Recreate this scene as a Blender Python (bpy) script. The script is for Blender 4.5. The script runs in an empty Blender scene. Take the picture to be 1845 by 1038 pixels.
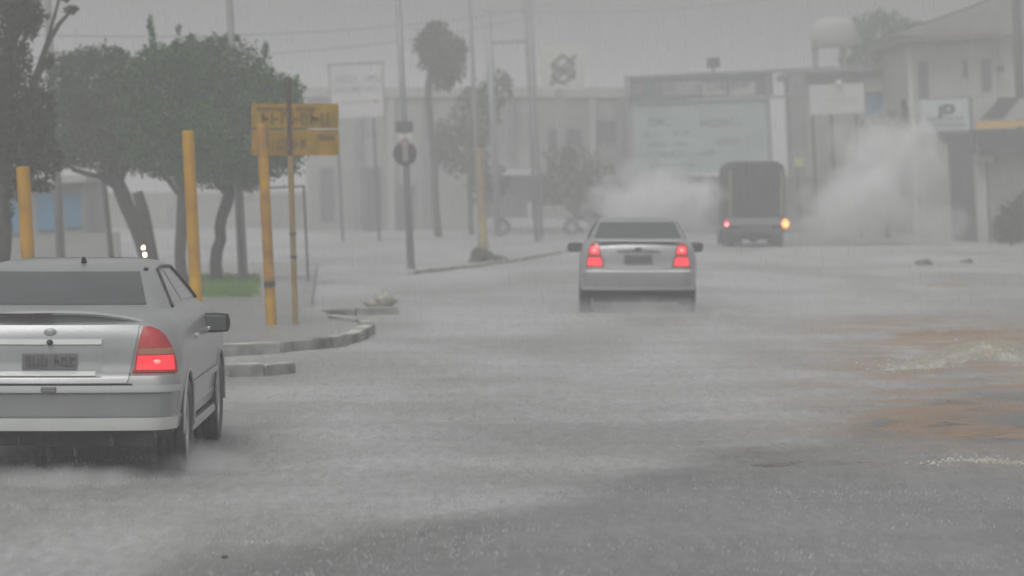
import bpy, math, random
import numpy as np
from mathutils import Vector, Matrix
R = math.radians
random.seed(7); rng = np.random.default_rng(7)
sc = bpy.context.scene
COL = sc.collection

# ------------------------------------------------------------------ camera
F = 5600.0; HZ = 330.0; CX, CY = 922.5, 519.0; CAMH = 1.89
PITCH = math.atan((CY - HZ) / F)
cam_d = bpy.data.cameras.new('camera'); cam = bpy.data.objects.new('camera', cam_d); COL.objects.link(cam)
cam.location = (0, 0, CAMH); cam.rotation_euler = (math.pi / 2 - PITCH, 0, 0)
cam_d.sensor_width = 36.0; cam_d.lens = 36.0 * F / 1845.0; cam_d.clip_start = 0.5; cam_d.clip_end = 3000
sc.camera = cam
cam_d.dof.use_dof = True; cam_d.dof.focus_distance = 22.0; cam_d.dof.aperture_fstop = 2.7

# ------------------------------------------------------------------ world and sun (heavy overcast rain)
SUN_EL, SUN_ROT = R(58), R(200)
w = bpy.data.worlds.new('World'); sc.world = w; w.use_nodes = True
nt = w.node_tree; bg = nt.nodes['Background']
sky = nt.nodes.new('ShaderNodeTexSky'); sky.sky_type = 'NISHITA'; sky.sun_disc = False
sky.sun_elevation = SUN_EL; sky.sun_rotation = SUN_ROT; sky.dust_density = 6.0; sky.air_density = 1.4
hs = nt.nodes.new('ShaderNodeHueSaturation'); hs.inputs['Saturation'].default_value = 0.05
nt.links.new(sky.outputs[0], hs.inputs['Color']); nt.links.new(hs.outputs[0], bg.inputs[0])
bg.inputs[1].default_value = 0.079
sun_d = bpy.data.lights.new('sun', 'SUN'); sun = bpy.data.objects.new('sun', sun_d); COL.objects.link(sun)
sun_d.energy = 0.5; sun_d.angle = R(30); sun_d.color = (1.0, 0.985, 0.965)
sun.rotation_euler = (math.pi / 2 - SUN_EL, 0, math.pi - SUN_ROT)
sc.view_settings.view_transform = 'Standard'; sc.view_settings.look = 'None'
sc.view_settings.gamma = 1.0; sc.view_settings.exposure = 0.40
sc.cycles.volume_bounces = 4; sc.cycles.max_bounces = 8; sc.cycles.use_denoising = True
sc.cycles.volume_max_steps = 256

# ------------------------------------------------------------------ placing
def P(px, py, Y):
    u = (px - CX) / F; v = (CY - py) / F
    y = math.cos(PITCH) + v * math.sin(PITCH); z = -math.sin(PITCH) + v * math.cos(PITCH)
    t = Y / y
    return Vector((u * t, Y, CAMH + z * t))
def GY(py):                      # distance of the ground seen at a picture height
    v = (CY - py) / F
    y = math.cos(PITCH) + v * math.sin(PITCH); z = -math.sin(PITCH) + v * math.cos(PITCH)
    return -CAMH / z * y
def G(px, py):
    Y = GY(py); p = P(px, py, Y); p.z = 0; return p
def M(Y): return Y / F           # metres per photo pixel at distance Y
LEAN = -R(2.7)                   # the town stands on a cross slope: verticals lean against the carriageway

# ------------------------------------------------------------------ materials
_m = {}
def mat(name, col, rough=0.5, metal=0.0, var=0.0, scale=4.0, bump=0.0, bscale=30.0, coat=0.0, emit=None, es=0.0, island=0.0, col2=None, trans=0.0, alpha=1.0, spec=None):
    if name in _m: return _m[name]
    m = bpy.data.materials.new(name); m.use_nodes = True; n = m.node_tree; b = n.nodes['Principled BSDF']
    b.inputs['Roughness'].default_value = rough; b.inputs['Metallic'].default_value = metal
    b.inputs['Coat Weight'].default_value = coat; b.inputs['Coat Roughness'].default_value = 0.12
    b.inputs['Transmission Weight'].default_value = trans; b.inputs['Alpha'].default_value = alpha
    if spec is not None: b.inputs['Specular IOR Level'].default_value = spec
    tc = n.nodes.new('ShaderNodeTexCoord')
    c = n.nodes.new('ShaderNodeMix'); c.data_type = 'RGBA'
    c.inputs['A'].default_value = (*col, 1)
    k = col2 if col2 else tuple(x * (1 - var) for x in col)
    c.inputs['B'].default_value = (*k, 1)
    ns = n.nodes.new('ShaderNodeTexNoise'); ns.inputs['Scale'].default_value = scale; ns.inputs['Detail'].default_value = 6
    n.links.new(tc.outputs['Object'], ns.inputs['Vector'])
    rp = n.nodes.new('ShaderNodeMapRange'); rp.inputs[1].default_value = 0.35; rp.inputs[2].default_value = 0.65
    if island > 0:
        ge = n.nodes.new('ShaderNodeNewGeometry')
        mx = n.nodes.new('ShaderNodeMix'); mx.inputs[0].default_value = island
        n.links.new(ns.outputs[0], mx.inputs['A']); n.links.new(ge.outputs['Random Per Island'], mx.inputs['B'])
        n.links.new(mx.outputs[0], rp.inputs[0])
    else: n.links.new(ns.outputs[0], rp.inputs[0])
    n.links.new(rp.outputs[0], c.inputs['Factor']); n.links.new(c.outputs['Result'], b.inputs['Base Color'])
    if bump > 0:
        bn = n.nodes.new('ShaderNodeTexNoise'); bn.inputs['Scale'].default_value = bscale; bn.inputs['Detail'].default_value = 5
        n.links.new(tc.outputs['Object'], bn.inputs['Vector'])
        bp = n.nodes.new('ShaderNodeBump'); bp.inputs['Strength'].default_value = bump; bp.inputs['Distance'].default_value = 0.02
        n.links.new(bn.outputs[0], bp.inputs['Height']); n.links.new(bp.outputs[0], b.inputs['Normal'])
    if emit: b.inputs['Emission Color'].default_value = (*emit, 1); b.inputs['Emission Strength'].default_value = es
    _m[name] = m; return m

SILVER = mat('silver_paint', (0.34, 0.345, 0.35), 0.36, 0.40, 0.10, 3, bump=0.06, bscale=90, coat=0.5)
SILVER2 = mat('pale_silver_paint', (0.47, 0.485, 0.485), 0.34, 0.35, 0.06, 3, coat=0.5)
BUMPER = mat('bumper_paint', (0.30, 0.305, 0.31), 0.38, 0.35, 0.08, 3, coat=0.4)
TRIM = mat('pale_wet_trim', (0.66, 0.68, 0.65), 0.3, 0.1, 0.08, 5, coat=0.5)
BLACKP = mat('black_plastic', (0.03, 0.03, 0.032), 0.4, 0, 0.3, 10)
UNDER = mat('underbody', (0.025, 0.025, 0.025), 0.8, 0, 0.3, 10)
GLASS = mat('tinted_glass', (0.075, 0.082, 0.084), 0.16, 0, 0.2, 3, coat=0.6)
RUBBER = mat('wet_rubber', (0.03, 0.03, 0.03), 0.45, 0, 0.3, 10)
RIM = mat('wheel_alloy', (0.42, 0.42, 0.43), 0.3, 0.8)
REDL = mat('red_lens', (0.36, 0.02, 0.02), 0.15, 0, 0.3, 12, coat=0.6, emit=(0.7, 0.03, 0.03), es=0.08)
AMBL = mat('amber_lens', (0.40, 0.20, 0.12), 0.2, 0, 0.2, 12, coat=0.6)
BRAKE = mat('lit_brake_lens', (0.45, 0.02, 0.03), 0.2, 0, 0.2, 14, emit=(1.0, 0.035, 0.05), es=0.75)
BRAKE2 = mat('lit_lens_soft', (0.6, 0.04, 0.05), 0.2, 0, 0.2, 14, emit=(1.0, 0.03, 0.05), es=0.8)
BULB = mat('brake_bulb', (0.9, 0.3, 0.3), 0.2, emit=(1.0, 0.13, 0.13), es=1.0)
AMBLIT = mat('lit_amber_lens', (0.8, 0.4, 0.1), 0.2, emit=(1.0, 0.30, 0.06), es=2.0)
AMBHOT = mat('amber_bulb', (0.9, 0.7, 0.3), 0.2, emit=(1.0, 0.50, 0.15), es=3.0)
PLATE = mat('plate_grey', (0.16, 0.165, 0.165), 0.5, 0, 0.2, 20)
PLTXT = mat('plate_characters', (0.085, 0.088, 0.088), 0.6)
YEL = mat('yellow_post_paint', (0.60, 0.33, 0.0), 0.55, 0, 0, 2.2, bump=0.15, bscale=12, col2=(0.36, 0.175, 0.005))
YELO = mat('orange_stained_paint', (0.52, 0.28, 0.0), 0.6, 0, 0, 3.5, bump=0.15, bscale=12, col2=(0.26, 0.11, 0.03))
YELS = mat('yellow_sign_paint', (0.37, 0.205, 0.0), 0.5, 0, 0, 3.5, col2=(0.20, 0.125, 0.0))
RUST = mat('rust', (0.10, 0.06, 0.045), 0.8, 0, 0.4, 20)
DARKINK = mat('dark_lettering', (0.16, 0.10, 0.012), 0.6, 0, 0.3, 20)
CONC = mat('pole_concrete', (0.24, 0.245, 0.24), 0.7, 0, 0.25, 3, bump=0.2, bscale=25)
GALV = mat('galvanised_steel', (0.27, 0.29, 0.29), 0.5, 0.3, 0.2, 4)
DARKM = mat('dark_steel', (0.07, 0.07, 0.075), 0.5, 0.3, 0.2, 6)
BARK = mat('wet_bark', (0.055, 0.05, 0.045), 0.75, 0, 0, 9, bump=0.5, bscale=14, col2=(0.028, 0.026, 0.025))
LEAFD = mat('dark_leaves', (0.040, 0.066, 0.008), 0.6, 0, 0, 1.3, island=0.45, col2=(0.013, 0.022, 0.008), spec=0.10)
LEAFG = mat('green_leaves', (0.045, 0.145, 0.010), 0.6, 0, 0, 1.3, island=0.4, col2=(0.014, 0.052, 0.008), spec=0.10)
LEAFO = mat('olive_leaves', (0.045, 0.092, 0.010), 0.6, 0, 0, 1.3, island=0.45, col2=(0.015, 0.028, 0.008), spec=0.10)
GRASS = mat('wet_grass', (0.12, 0.27, 0.02), 0.6, 0, 0, 3, island=0.5, col2=(0.06, 0.15, 0.015))
KERB = mat('kerb_concrete', (0.33, 0.33, 0.31), 0.6, 0, 0, 3.0, bump=0.3, bscale=18, col2=(0.085, 0.085, 0.08))
KERBT = mat('kerb_whitewash', (0.62, 0.62, 0.55), 0.6, 0, 0, 2.6, bump=0.3, bscale=18, col2=(0.24, 0.24, 0.22))
PAVE = mat('wet_pavement', (0.27, 0.27, 0.26), 0.35, 0, 0, 0.9, bump=0.3, bscale=10, col2=(0.20, 0.20, 0.195))
WALLP = mat('hazed_pale_plaster', (0.38, 0.38, 0.365), 0.8, 0, 0.2, 0.6, bump=0.1)  # far wall tone drawn toward the haze colour
WALLG = mat('hazed_grey_plaster', (0.29, 0.29, 0.282), 0.8, 0, 0.25, 0.6, bump=0.1)  # lightened so distant walls fade, haze put into the colour
WALLD = mat('hazed_dark_cladding', (0.22, 0.222, 0.22), 0.7, 0, 0.3, 0.8)  # dark far parts paled in colour to imitate haze
WHITE = mat('white_board', (0.50, 0.51, 0.50), 0.5, 0, 0.1, 1)
PALET = mat('pale_teal_poster', (0.33, 0.40, 0.40), 0.5, 0, 0, 0.8, col2=(0.26, 0.31, 0.31))
TEAL = mat('teal_board', (0.075, 0.13, 0.13), 0.5, 0, 0, 1.2, col2=(0.06, 0.08, 0.08))
PINKB = mat('mauve_board', (0.15, 0.11, 0.12), 0.5, 0, 0.2, 1)
BLUE = mat('blue_panel', (0.055, 0.22, 0.38), 0.5, 0, 0, 1.5, col2=(0.05, 0.17, 0.27))
BLUEL = mat('navy_logo', (0.04, 0.05, 0.07), 0.5)
PALEY = mat('pale_yellow_board', (0.50, 0.50, 0.44), 0.5, 0, 0.1, 1)
INKG = mat('grey_lettering', (0.09, 0.10, 0.10), 0.6)
ORNG = mat('orange_band', (0.60, 0.26, 0.06), 0.5, 0, 0, 1.0, col2=(0.55, 0.40, 0.08))
TILE = mat('roof_tiles', (0.12, 0.10, 0.09), 0.7, 0, 0.35, 5)
REDP = mat('red_sign_paint', (0.30, 0.04, 0.04), 0.5)
TARP = mat('dark_tarpaulin', (0.022, 0.023, 0.026), 0.6, 0, 0.35, 2, bump=0.5, bscale=3)
CREAM = mat('cream_post_paint', (0.19, 0.19, 0.10), 0.5)
WLAMP = mat('lit_warm_lamp', (1, 0.9, 0.7), 0.3, emit=(1.0, 0.80, 0.55), es=9.0)
WIRE = mat('wire', (0.06, 0.06, 0.06), 0.6)
BRICK = None

# ------------------------------------------------------------------ mesh helpers
class MB:
    def __init__(s): s.v = []; s.f = []; s.mi = []
    def add(s, vs, fs, mi=0):
        o = len(s.v); s.v += [tuple(p) for p in vs]; s.f += [tuple(i + o for i in q) for q in fs]; s.mi += [mi] * len(fs); return s
    def box(s, c, d, rot=None, mi=0):
        x, y, z = d[0] / 2, d[1] / 2, d[2] / 2
        vs = [Vector((a * x, b * y, e * z)) for a in (-1, 1) for b in (-1, 1) for e in (-1, 1)]
        if rot is not None: vs = [rot @ p for p in vs]
        vs = [p + Vector(c) for p in vs]
        return s.add(vs, [(0, 1, 3, 2), (4, 6, 7, 5), (0, 4, 5, 1), (2, 3, 7, 6), (0, 2, 6, 4), (1, 5, 7, 3)], mi)
    def tube(s, pts, rad, n=10, mi=0, cap=True):
        pts = [Vector(p) for p in pts]; rad = [rad] * len(pts) if not hasattr(rad, '__len__') else rad
        vs = []; fs = []
        prev = None
        for i, p in enumerate(pts):
            d = (pts[min(i + 1, len(pts) - 1)] - pts[max(i - 1, 0)]).normalized()
            a = prev if prev is not None else (Vector((1, 0, 0)) if abs(d.x) < 0.9 else Vector((0, 1, 0)))
            a = (a - d * a.dot(d)).normalized(); b = d.cross(a); prev = a
            for k in range(n):
                t = 2 * math.pi * k / n; vs.append(p + (a * math.cos(t) + b * math.sin(t)) * rad[i])
        for i in range(len(pts) - 1):
            for k in range(n):
                fs.append((i * n + k, i * n + (k + 1) % n, (i + 1) * n + (k + 1) % n, (i + 1) * n + k))
        if cap: fs.append(tuple(range(n))[::-1]); fs.append(tuple(range((len(pts) - 1) * n, len(pts) * n)))
        return s.add(vs, fs, mi)
    def prism(s, poly, y0, y1, mi=0):      # polygon in x,z extruded along y
        n = len(poly); vs = [(x, y0, z) for x, z in poly] + [(x, y1, z) for x, z in poly]
        fs = [tuple(range(n)), tuple(range(n, 2 * n))[::-1]] + [(i, i + n, (i + 1) % n + n, (i + 1) % n) for i in range(n)]
        return s.add(vs, fs, mi)
    def lathe_x(s, prof, c, n=32, mi=0):   # prof: (x, r) revolve about x axis
        vs = []; fs = []
        for x, r in prof:
            for k in range(n):
                t = 2 * math.pi * k / n; vs.append((c[0] + x, c[1] + r * math.cos(t), c[2] + r * math.sin(t)))
        for i in range(len(prof) - 1):
            for k in range(n): fs.append((i * n + k, i * n + (k + 1) % n, (i + 1) * n + (k + 1) % n, (i + 1) * n + k))
        return s.add(vs, fs, mi)
    def ellipsoid(s, c, r, n=16, m=10, mi=0):
        vs = []; fs = []
        for i in range(m + 1):
            th = math.pi * i / m
            for k in range(n):
                ph = 2 * math.pi * k / n
                vs.append((c[0] + r[0] * math.sin(th) * math.cos(ph), c[1] + r[1] * math.sin(th) * math.sin(ph), c[2] + r[2] * math.cos(th)))
        for i in range(m):
            for k in range(n): fs.append((i * n + k, (i + 1) * n + k, (i + 1) * n + (k + 1) % n, i * n + (k + 1) % n))
        return s.add(vs, fs, mi)
    def build(s, name, mats, parent=None, smooth=False, bevel=0):
        me = bpy.data.meshes.new(name); me.from_pydata(s.v, [], s.f)
        if not isinstance(mats, (list, tuple)): mats = [mats]
        for m in mats: me.materials.append(m)
        if len(mats) > 1: me.polygons.foreach_set('material_index', s.mi)
        me.validate(); 
        if smooth: me.polygons.foreach_set('use_smooth', [True] * len(me.polygons))
        me.update()
        o = bpy.data.objects.new(name, me); COL.objects.link(o)
        if parent: o.parent = parent
        if bevel:
            b = o.modifiers.new('b', 'BEVEL'); b.width = bevel; b.segments = 2; b.limit_method = 'ANGLE'
        return o
def tag(o, label=None, cat=None, group=None, kind=None):
    if label: o['label'] = label
    if cat: o['category'] = cat
    if group: o['group'] = group
    if kind: o['kind'] = kind
    return o
def thing(name, label, cat, loc, rot=(0, 0, 0), group=None):
    o = bpy.data.objects.new(name, None); COL.objects.link(o); o.location = loc; o.rotation_euler = rot
    o.empty_display_size = 0.2
    return tag(o, label, cat, group)
def copy_tree(o, parent=None):
    c = o.copy(); COL.objects.link(c); c.parent = parent
    for ch in [x for x in bpy.data.objects if x.parent == o]: copy_tree(ch, c)
    return c
def text_mb(mb, s, size, x, y, z, th=0.01, align='CENTER', bold=0.0, mi=0, sx=1.0):   # reads from -y
    cu = bpy.data.curves.new('t', 'FONT'); cu.body = s; cu.size = size; cu.extrude = th / 2; cu.align_x = align; cu.offset = bold; cu.resolution_u = 3
    ob = bpy.data.objects.new('t', cu); COL.objects.link(ob)
    dg = bpy.context.evaluated_depsgraph_get(); me = bpy.data.meshes.new_from_object(ob.evaluated_get(dg))
    vs = [(x + v.co.x * sx, y - v.co.z, z + v.co.y) for v in me.vertices]
    mb.add(vs, [tuple(p.vertices) for p in me.polygons], mi)
    bpy.data.objects.remove(ob); bpy.data.meshes.remove(me); bpy.data.curves.remove(cu)
def scribble(mb, x0, x1, z, h, y, seed=1, fill=0.75, mi=0, th=0.006):
    """a row of block strokes the size of worn, unreadable lettering"""
    r = random.Random(seed); x = x0
    while x < x1 - h * 0.3:
        wd = h * r.uniform(0.45, 0.75)
        if r.random() < fill:
            t = h * 0.2
            mb.box((x + t / 2, y, z), (t, th, h), mi=mi)
            if r.random() < .7: mb.box((x + wd - t / 2, y, z + r.choice([0, h * .2])), (t, th, h * .6), mi=mi)
            k = r.choice([-1, 0, 1]); mb.box((x + wd / 2, y - 0.001, z + k * h * .4), (wd, th, t), mi=mi)
            if r.random() < .6: mb.box((x + wd / 2, y - 0.001, z - k * h * .38), (wd * .9, th, t * .9), mi=mi)
        x += wd + h * 0.16

# ------------------------------------------------------------------ ground, road, water
def noise2(shape_x, shape_y, X, Y, seed, waves):
    r = np.random.default_rng(seed); out = np.zeros_like(X)
    for lam, amp, n, ax in waves:
        for _ in range(n):
            th = r.uniform(0, 2 * math.pi); k = 2 * math.pi / (lam * r.uniform(0.7, 1.4))
            out += amp / math.sqrt(n) * np.sin(k * (X * math.cos(th) * ax + Y * math.sin(th)) + r.uniform(0, 6.28))
    return out
def ground_mat(name, base, dark, mud=False):
    m = bpy.data.materials.new(name); m.use_nodes = True; n = m.node_tree; b = n.nodes['Principled BSDF']
    L = n.links; N = n.nodes.new
    tc = N('ShaderNodeTexCoord'); b.inputs['Roughness'].default_value = 0.42
    mp = N('ShaderNodeMapping'); mp.inputs['Scale'].default_value = (0.33, 0.13, 1); L.new(tc.outputs['Object'], mp.inputs[0])
    n1 = N('ShaderNodeTexNoise'); n1.inputs['Scale'].default_value = 1.0; n1.inputs['Detail'].default_value = 5; n1.inputs['Distortion'].default_value = 0.6; L.new(mp.outputs[0], n1.inputs['Vector'])
    r1 = N('ShaderNodeMapRange'); r1.inputs[1].default_value = 0.40; r1.inputs[2].default_value = 0.62; L.new(n1.outputs[0], r1.inputs[0])
    n2 = N('ShaderNodeTexNoise'); n2.inputs['Scale'].default_value = 17; n2.inputs['Detail'].default_value = 8; n2.inputs['Roughness'].default_value = 0.75; mg = N('ShaderNodeMapping'); mg.inputs['Scale'].default_value = (1.0, 0.24, 1.0); L.new(tc.outputs['Object'], mg.inputs[0]); L.new(mg.outputs[0], n2.inputs['Vector'])
    c1 = N('ShaderNodeMix'); c1.data_type = 'RGBA'; c1.inputs['A'].default_value = (*base, 1); c1.inputs['B'].default_value = (*dark, 1)
    L.new(r1.outputs[0], c1.inputs['Factor']); cur = c1.outputs['Result']
    # long soft bands of sliding water, their pale reflection put into the colour
    mw = N('ShaderNodeMapping'); mw.inputs['Scale'].default_value = (0.16, 0.75, 1); L.new(tc.outputs['Object'], mw.inputs[0])
    nw = N('ShaderNodeTexNoise'); nw.inputs['Scale'].default_value = 1.0; nw.inputs['Detail'].default_value = 4; nw.inputs['Distortion'].default_value = .8; L.new(mw.outputs[0], nw.inputs['Vector'])
    rw = N('ShaderNodeMapRange'); rw.inputs[1].default_value = .35; rw.inputs[2].default_value = .65; rw.inputs[3].default_value = .91; rw.inputs[4].default_value = 1.10; L.new(nw.outputs[0], rw.inputs[0])
    cw = N('ShaderNodeCombineColor'); [L.new(rw.outputs[0], cw.inputs[i]) for i in range(3)]
    mw2 = N('ShaderNodeMix'); mw2.data_type = 'RGBA'; mw2.blend_type = 'MULTIPLY'; mw2.inputs['Factor'].default_value = 1; L.new(cur, mw2.inputs['A']); L.new(cw.outputs[0], mw2.inputs['B']); cur = mw2.outputs['Result']
    g = N('ShaderNodeMapRange'); g.inputs[1].default_value = 0.3; g.inputs[2].default_value = 0.7; g.inputs[3].default_value = 0.68; g.inputs[4].default_value = 1.30; L.new(n2.outputs[0], g.inputs[0])
    mu = N('ShaderNodeMix'); mu.data_type = 'RGBA'; mu.blend_type = 'MULTIPLY'; mu.inputs['Factor'].default_value = 1
    cb = N('ShaderNodeCombineColor'); [L.new(g.outputs[0], cb.inputs[i]) for i in range(3)]
    L.new(cur, mu.inputs['A']); L.new(cb.outputs[0], mu.inputs['B']); cur = mu.outputs['Result']
    if mud:
        # thinner, darker sheet of water nearest the right, bounded by a ragged slanting edge
        s0 = N('ShaderNodeSeparateXYZ'); L.new(tc.outputs['Object'], s0.inputs[0])
        e1 = N('ShaderNodeMath'); e1.operation = 'MULTIPLY_ADD'; e1.inputs[1].default_value = -0.47; e1.inputs[2].default_value = 8.6; L.new(s0.outputs[1], e1.inputs[0])
        e2 = N('ShaderNodeMath'); e2.operation = 'ADD'; L.new(s0.outputs[0], e2.inputs[0]); L.new(e1.outputs[0], e2.inputs[1])
        e3 = N('ShaderNodeMath'); e3.operation = 'MULTIPLY_ADD'; e3.inputs[1].default_value = 2.6; L.new(n1.outputs[0], e3.inputs[0]); L.new(e2.outputs[0], e3.inputs[2])
        e4 = N('ShaderNodeMapRange'); e4.inputs[1].default_value = 1.2; e4.inputs[2].default_value = 1.75; e4.inputs[3].default_value = 1.12; e4.inputs[4].default_value = .66; L.new(e3.outputs[0], e4.inputs[0])
        # a second, narrow dark tongue of bare asphalt showing through the water
        k1 = N('ShaderNodeMath'); k1.operation = 'MULTIPLY_ADD'; k1.inputs[1].default_value = 3.0; L.new(n1.outputs[0], k1.inputs[0]); L.new(s0.outputs[1], k1.inputs[2])
        k2 = N('ShaderNodeMath'); k2.operation = 'SUBTRACT'; k2.inputs[1].default_value = 24.6; L.new(k1.outputs[0], k2.inputs[0])
        k3 = N('ShaderNodeMath'); k3.operation = 'ABSOLUTE'; L.new(k2.outputs[0], k3.inputs[0])
        k4 = N('ShaderNodeMapRange'); k4.inputs[1].default_value = .75; k4.inputs[2].default_value = 1.15; k4.inputs[3].default_value = 1; k4.inputs[4].default_value = 0; L.new(k3.outputs[0], k4.inputs[0])
        k5 = N('ShaderNodeMapRange'); k5.inputs[1].default_value = -1.1; k5.inputs[2].default_value = -.3; L.new(s0.outputs[0], k5.inputs[0])
        k6 = N('ShaderNodeMath'); k6.operation = 'MULTIPLY'; L.new(k4.outputs[0], k6.inputs[0]); L.new(k5.outputs[0], k6.inputs[1])
        k7 = N('ShaderNodeMath'); k7.operation = 'MULTIPLY_ADD'; k7.inputs[1].default_value = -.22; k7.inputs[2].default_value = 1.0; L.new(k6.outputs[0], k7.inputs[0])
        k8 = N('ShaderNodeMath'); k8.operation = 'MULTIPLY'; L.new(e4.outputs[0], k8.inputs[0]); L.new(k7.outputs[0], k8.inputs[1])
        e5 = N('ShaderNodeCombineColor'); [L.new(k8.outputs[0], e5.inputs[i]) for i in range(3)]
        e6 = N('ShaderNodeMix'); e6.data_type = 'RGBA'; e6.blend_type = 'MULTIPLY'; e6.inputs['Factor'].default_value = 1; L.new(cur, e6.inputs['A']); L.new(e5.outputs[0], e6.inputs['B']); cur = e6.outputs['Result']
        sp = N('ShaderNodeSeparateXYZ'); L.new(tc.outputs['Object'], sp.inputs[0])
        # position across the road relative to distance: mud washes in from the right verge
        q = N('ShaderNodeMath'); q.operation = 'MULTIPLY_ADD'; q.inputs[1].default_value = -0.085; q.inputs[2].default_value = 0.0; L.new(sp.outputs[1], q.inputs[0])
        q2 = N('ShaderNodeMath'); q2.operation = 'ADD'; L.new(sp.outputs[0], q2.inputs[0]); L.new(q.outputs[0], q2.inputs[1])
        rx = N('ShaderNodeMapRange'); rx.inputs[1].default_value = -0.6; rx.inputs[2].default_value = 1.6; L.new(q2.outputs[0], rx.inputs[0])
        ry = N('ShaderNodeMapRange'); ry.inputs[1].default_value = 19.0; ry.inputs[2].default_value = 24; L.new(sp.outputs[1], ry.inputs[0])
        ry2 = N('ShaderNodeMapRange'); ry2.inputs[1].default_value = 46.0; ry2.inputs[2].default_value = 40; L.new(sp.outputs[1], ry2.inputs[0])
        m3 = N('ShaderNodeTexNoise'); m3.inputs['Scale'].default_value = 0.75; m3.inputs['Detail'].default_value = 7; m3.inputs['Distortion'].default_value = 1.0
        mp3 = N('ShaderNodeMapping'); mp3.inputs['Scale'].default_value = (0.9, 1.3, 1); mp3.inputs['Location'].default_value = (3.1, 5.2, 0); L.new(tc.outputs['Object'], mp3.inputs[0]); L.new(mp3.outputs[0], m3.inputs['Vector'])
        r3 = N('ShaderNodeMapRange'); r3.inputs[1].default_value = 0.40; r3.inputs[2].default_value = 0.60; L.new(m3.outputs[0], r3.inputs[0])
        a = N('ShaderNodeMath'); a.operation = 'MULTIPLY'; L.new(rx.outputs[0], a.inputs[0]); L.new(ry.outputs[0], a.inputs[1])
        a2 = N('ShaderNodeMath'); a2.operation = 'MULTIPLY'; L.new(a.outputs[0], a2.inputs[0]); L.new(ry2.outputs[0], a2.inputs[1])
        a3 = N('ShaderNodeMath'); a3.operation = 'MULTIPLY'; L.new(a2.outputs[0], a3.inputs[0]); L.new(r3.outputs[0], a3.inputs[1])
        c3 = N('ShaderNodeMix'); c3.data_type = 'RGBA'; c3.inputs['B'].default_value = (0.32, 0.21, 0.13, 1)
        L.new(a3.outputs[0], c3.inputs['Factor']); L.new(cur, c3.inputs['A']); cur = c3.outputs['Result']
    L.new(cur, b.inputs['Base Color'])
    bp = N('ShaderNodeBump'); bp.inputs['Strength'].default_value = 0.8; bp.inputs['Distance'].default_value = 0.04
    L.new(n2.outputs[0], bp.inputs['Height']); L.new(bp.outputs[0], b.inputs['Normal'])
    return m
ROADM = ground_mat('churned_rain_water', (0.37, 0.372, 0.37), (0.25, 0.25, 0.245), mud=True)
SOIL = ground_mat('flooded_ground', (0.40, 0.40, 0.39), (0.31, 0.31, 0.30))
g = MB(); g.add([(-400, -60, 0), (400, -60, 0), (400, 700, 0), (-400, 700, 0)], [(0, 1, 2, 3)])
tag(g.build('ground', SOIL), kind='structure')

xs = np.arange(-13, 16.01, 0.17)
ys = [12.0]
while ys[-1] < 130: ys.append(ys[-1] + max(0.07, ys[-1] * 0.0045))
ys = np.array(ys); X, Yg = np.meshgrid(xs, ys)
Zr = 0.028 + noise2(0, 0, X, Yg, 3, [(3.2, 0.007, 8, 1), (1.2, 0.006, 10, 1), (0.55, 0.004, 12, 1)])
flow = np.exp(-((X - Yg * 0.14) / 2.2) ** 2) * (Yg > 19) * (Yg < 50)
Zr += flow * np.abs(noise2(0, 0, X, Yg, 5, [(0.8, 0.018, 8, 1), (0.4, 0.010, 8, 1)])) 
Zr = np.clip(Zr, 0.006, None)
nx, ny = len(xs), len(ys)
vs = np.stack([X, Yg, Zr], -1).reshape(-1, 3)
i = np.arange((ny - 1) * (nx - 1)); a = (i // (nx - 1)) * nx + i % (nx - 1)
fs = np.stack([a, a + 1, a + nx + 1, a + nx], 1)
me = bpy.data.meshes.new('road'); me.from_pydata(vs.tolist(), [], fs.tolist()); me.materials.append(ROADM)
me.polygons.foreach_set('use_smooth', [True] * len(me.polygons)); me.update()
road = bpy.data.objects.new('road', me); COL.objects.link(road); tag(road, kind='structure')

# left traffic island: paved sheet inside a kerb ring, with the far kerb and the broken near kerb
def kerb(name, pts, wd, h, label, z0=0.0, group=None):
    """pts: ground outline; a low concrete edging of separate stones"""
    root = thing(name, label, 'kerb', pts[0], group=group)
    o = Vector(pts[0]); mb = MB(); top = MB()
    for p, q in zip(pts[:-1], pts[1:]):
        p, q = Vector(p) - o, Vector(q) - o; d = q - p; L = d.length; k = max(1, round(L / 0.9)); ang = math.atan2(d.y, d.x)
        for j in range(k):
            c = p + d * ((j + .5) / k); tw = random.uniform(-.03, .03); hh = h * random.uniform(0.80, 1.06); c = c + Vector((random.uniform(-.012, .012), random.uniform(-.02, .02), 0))
            mb.box((c.x, c.y, z0 + hh / 2 - 0.05), (L / k - 0.012, wd, hh + 0.1), Matrix.Rotation(ang + tw, 3, 'Z') @ Matrix.Rotation(random.uniform(-.04, .04), 3, 'X'))
            if random.random() < .78: top.box((c.x, c.y, z0 + hh + 0.008), (L / k - 0.02, wd * 0.9, 0.012), Matrix.Rotation(ang, 3, 'Z'))
    mb.build('edging_stone', KERB, root, bevel=0.012); top.build('whitewash', KERBT, root)
    return root
K = [G(250, 650), G(395, 646), G(500, 641), G(590, 631), G(640, 619), G(664, 606), G(655, 596), G(600, 588)]
kerb('kerb', K, 0.16, 0.15, 'long whitewashed kerb curving round the tip of the yellow post island', group='kerbs along the island')
KF = [G(545, 572), G(640, 572), G(718, 571)]
kerb('kerb', KF, 0.16, 0.12, 'dark low kerb in the standing water behind the yellow posts', group='kerbs along the island')
KN = [G(405, 684), G(470, 682), G(522, 676)]
kerb('kerb', KN, 0.16, 0.13, 'short broken piece of kerb nearest the mirror of the left silver car', group='kerbs along the island')
KR = [G(740, 497), G(860, 483), G(960, 468), G(1030, 455)]
kerb('kerb', KR, 0.16, 0.10, 'faint kerb of the verge under the lone yellow post', group='kerbs along the island')
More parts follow.
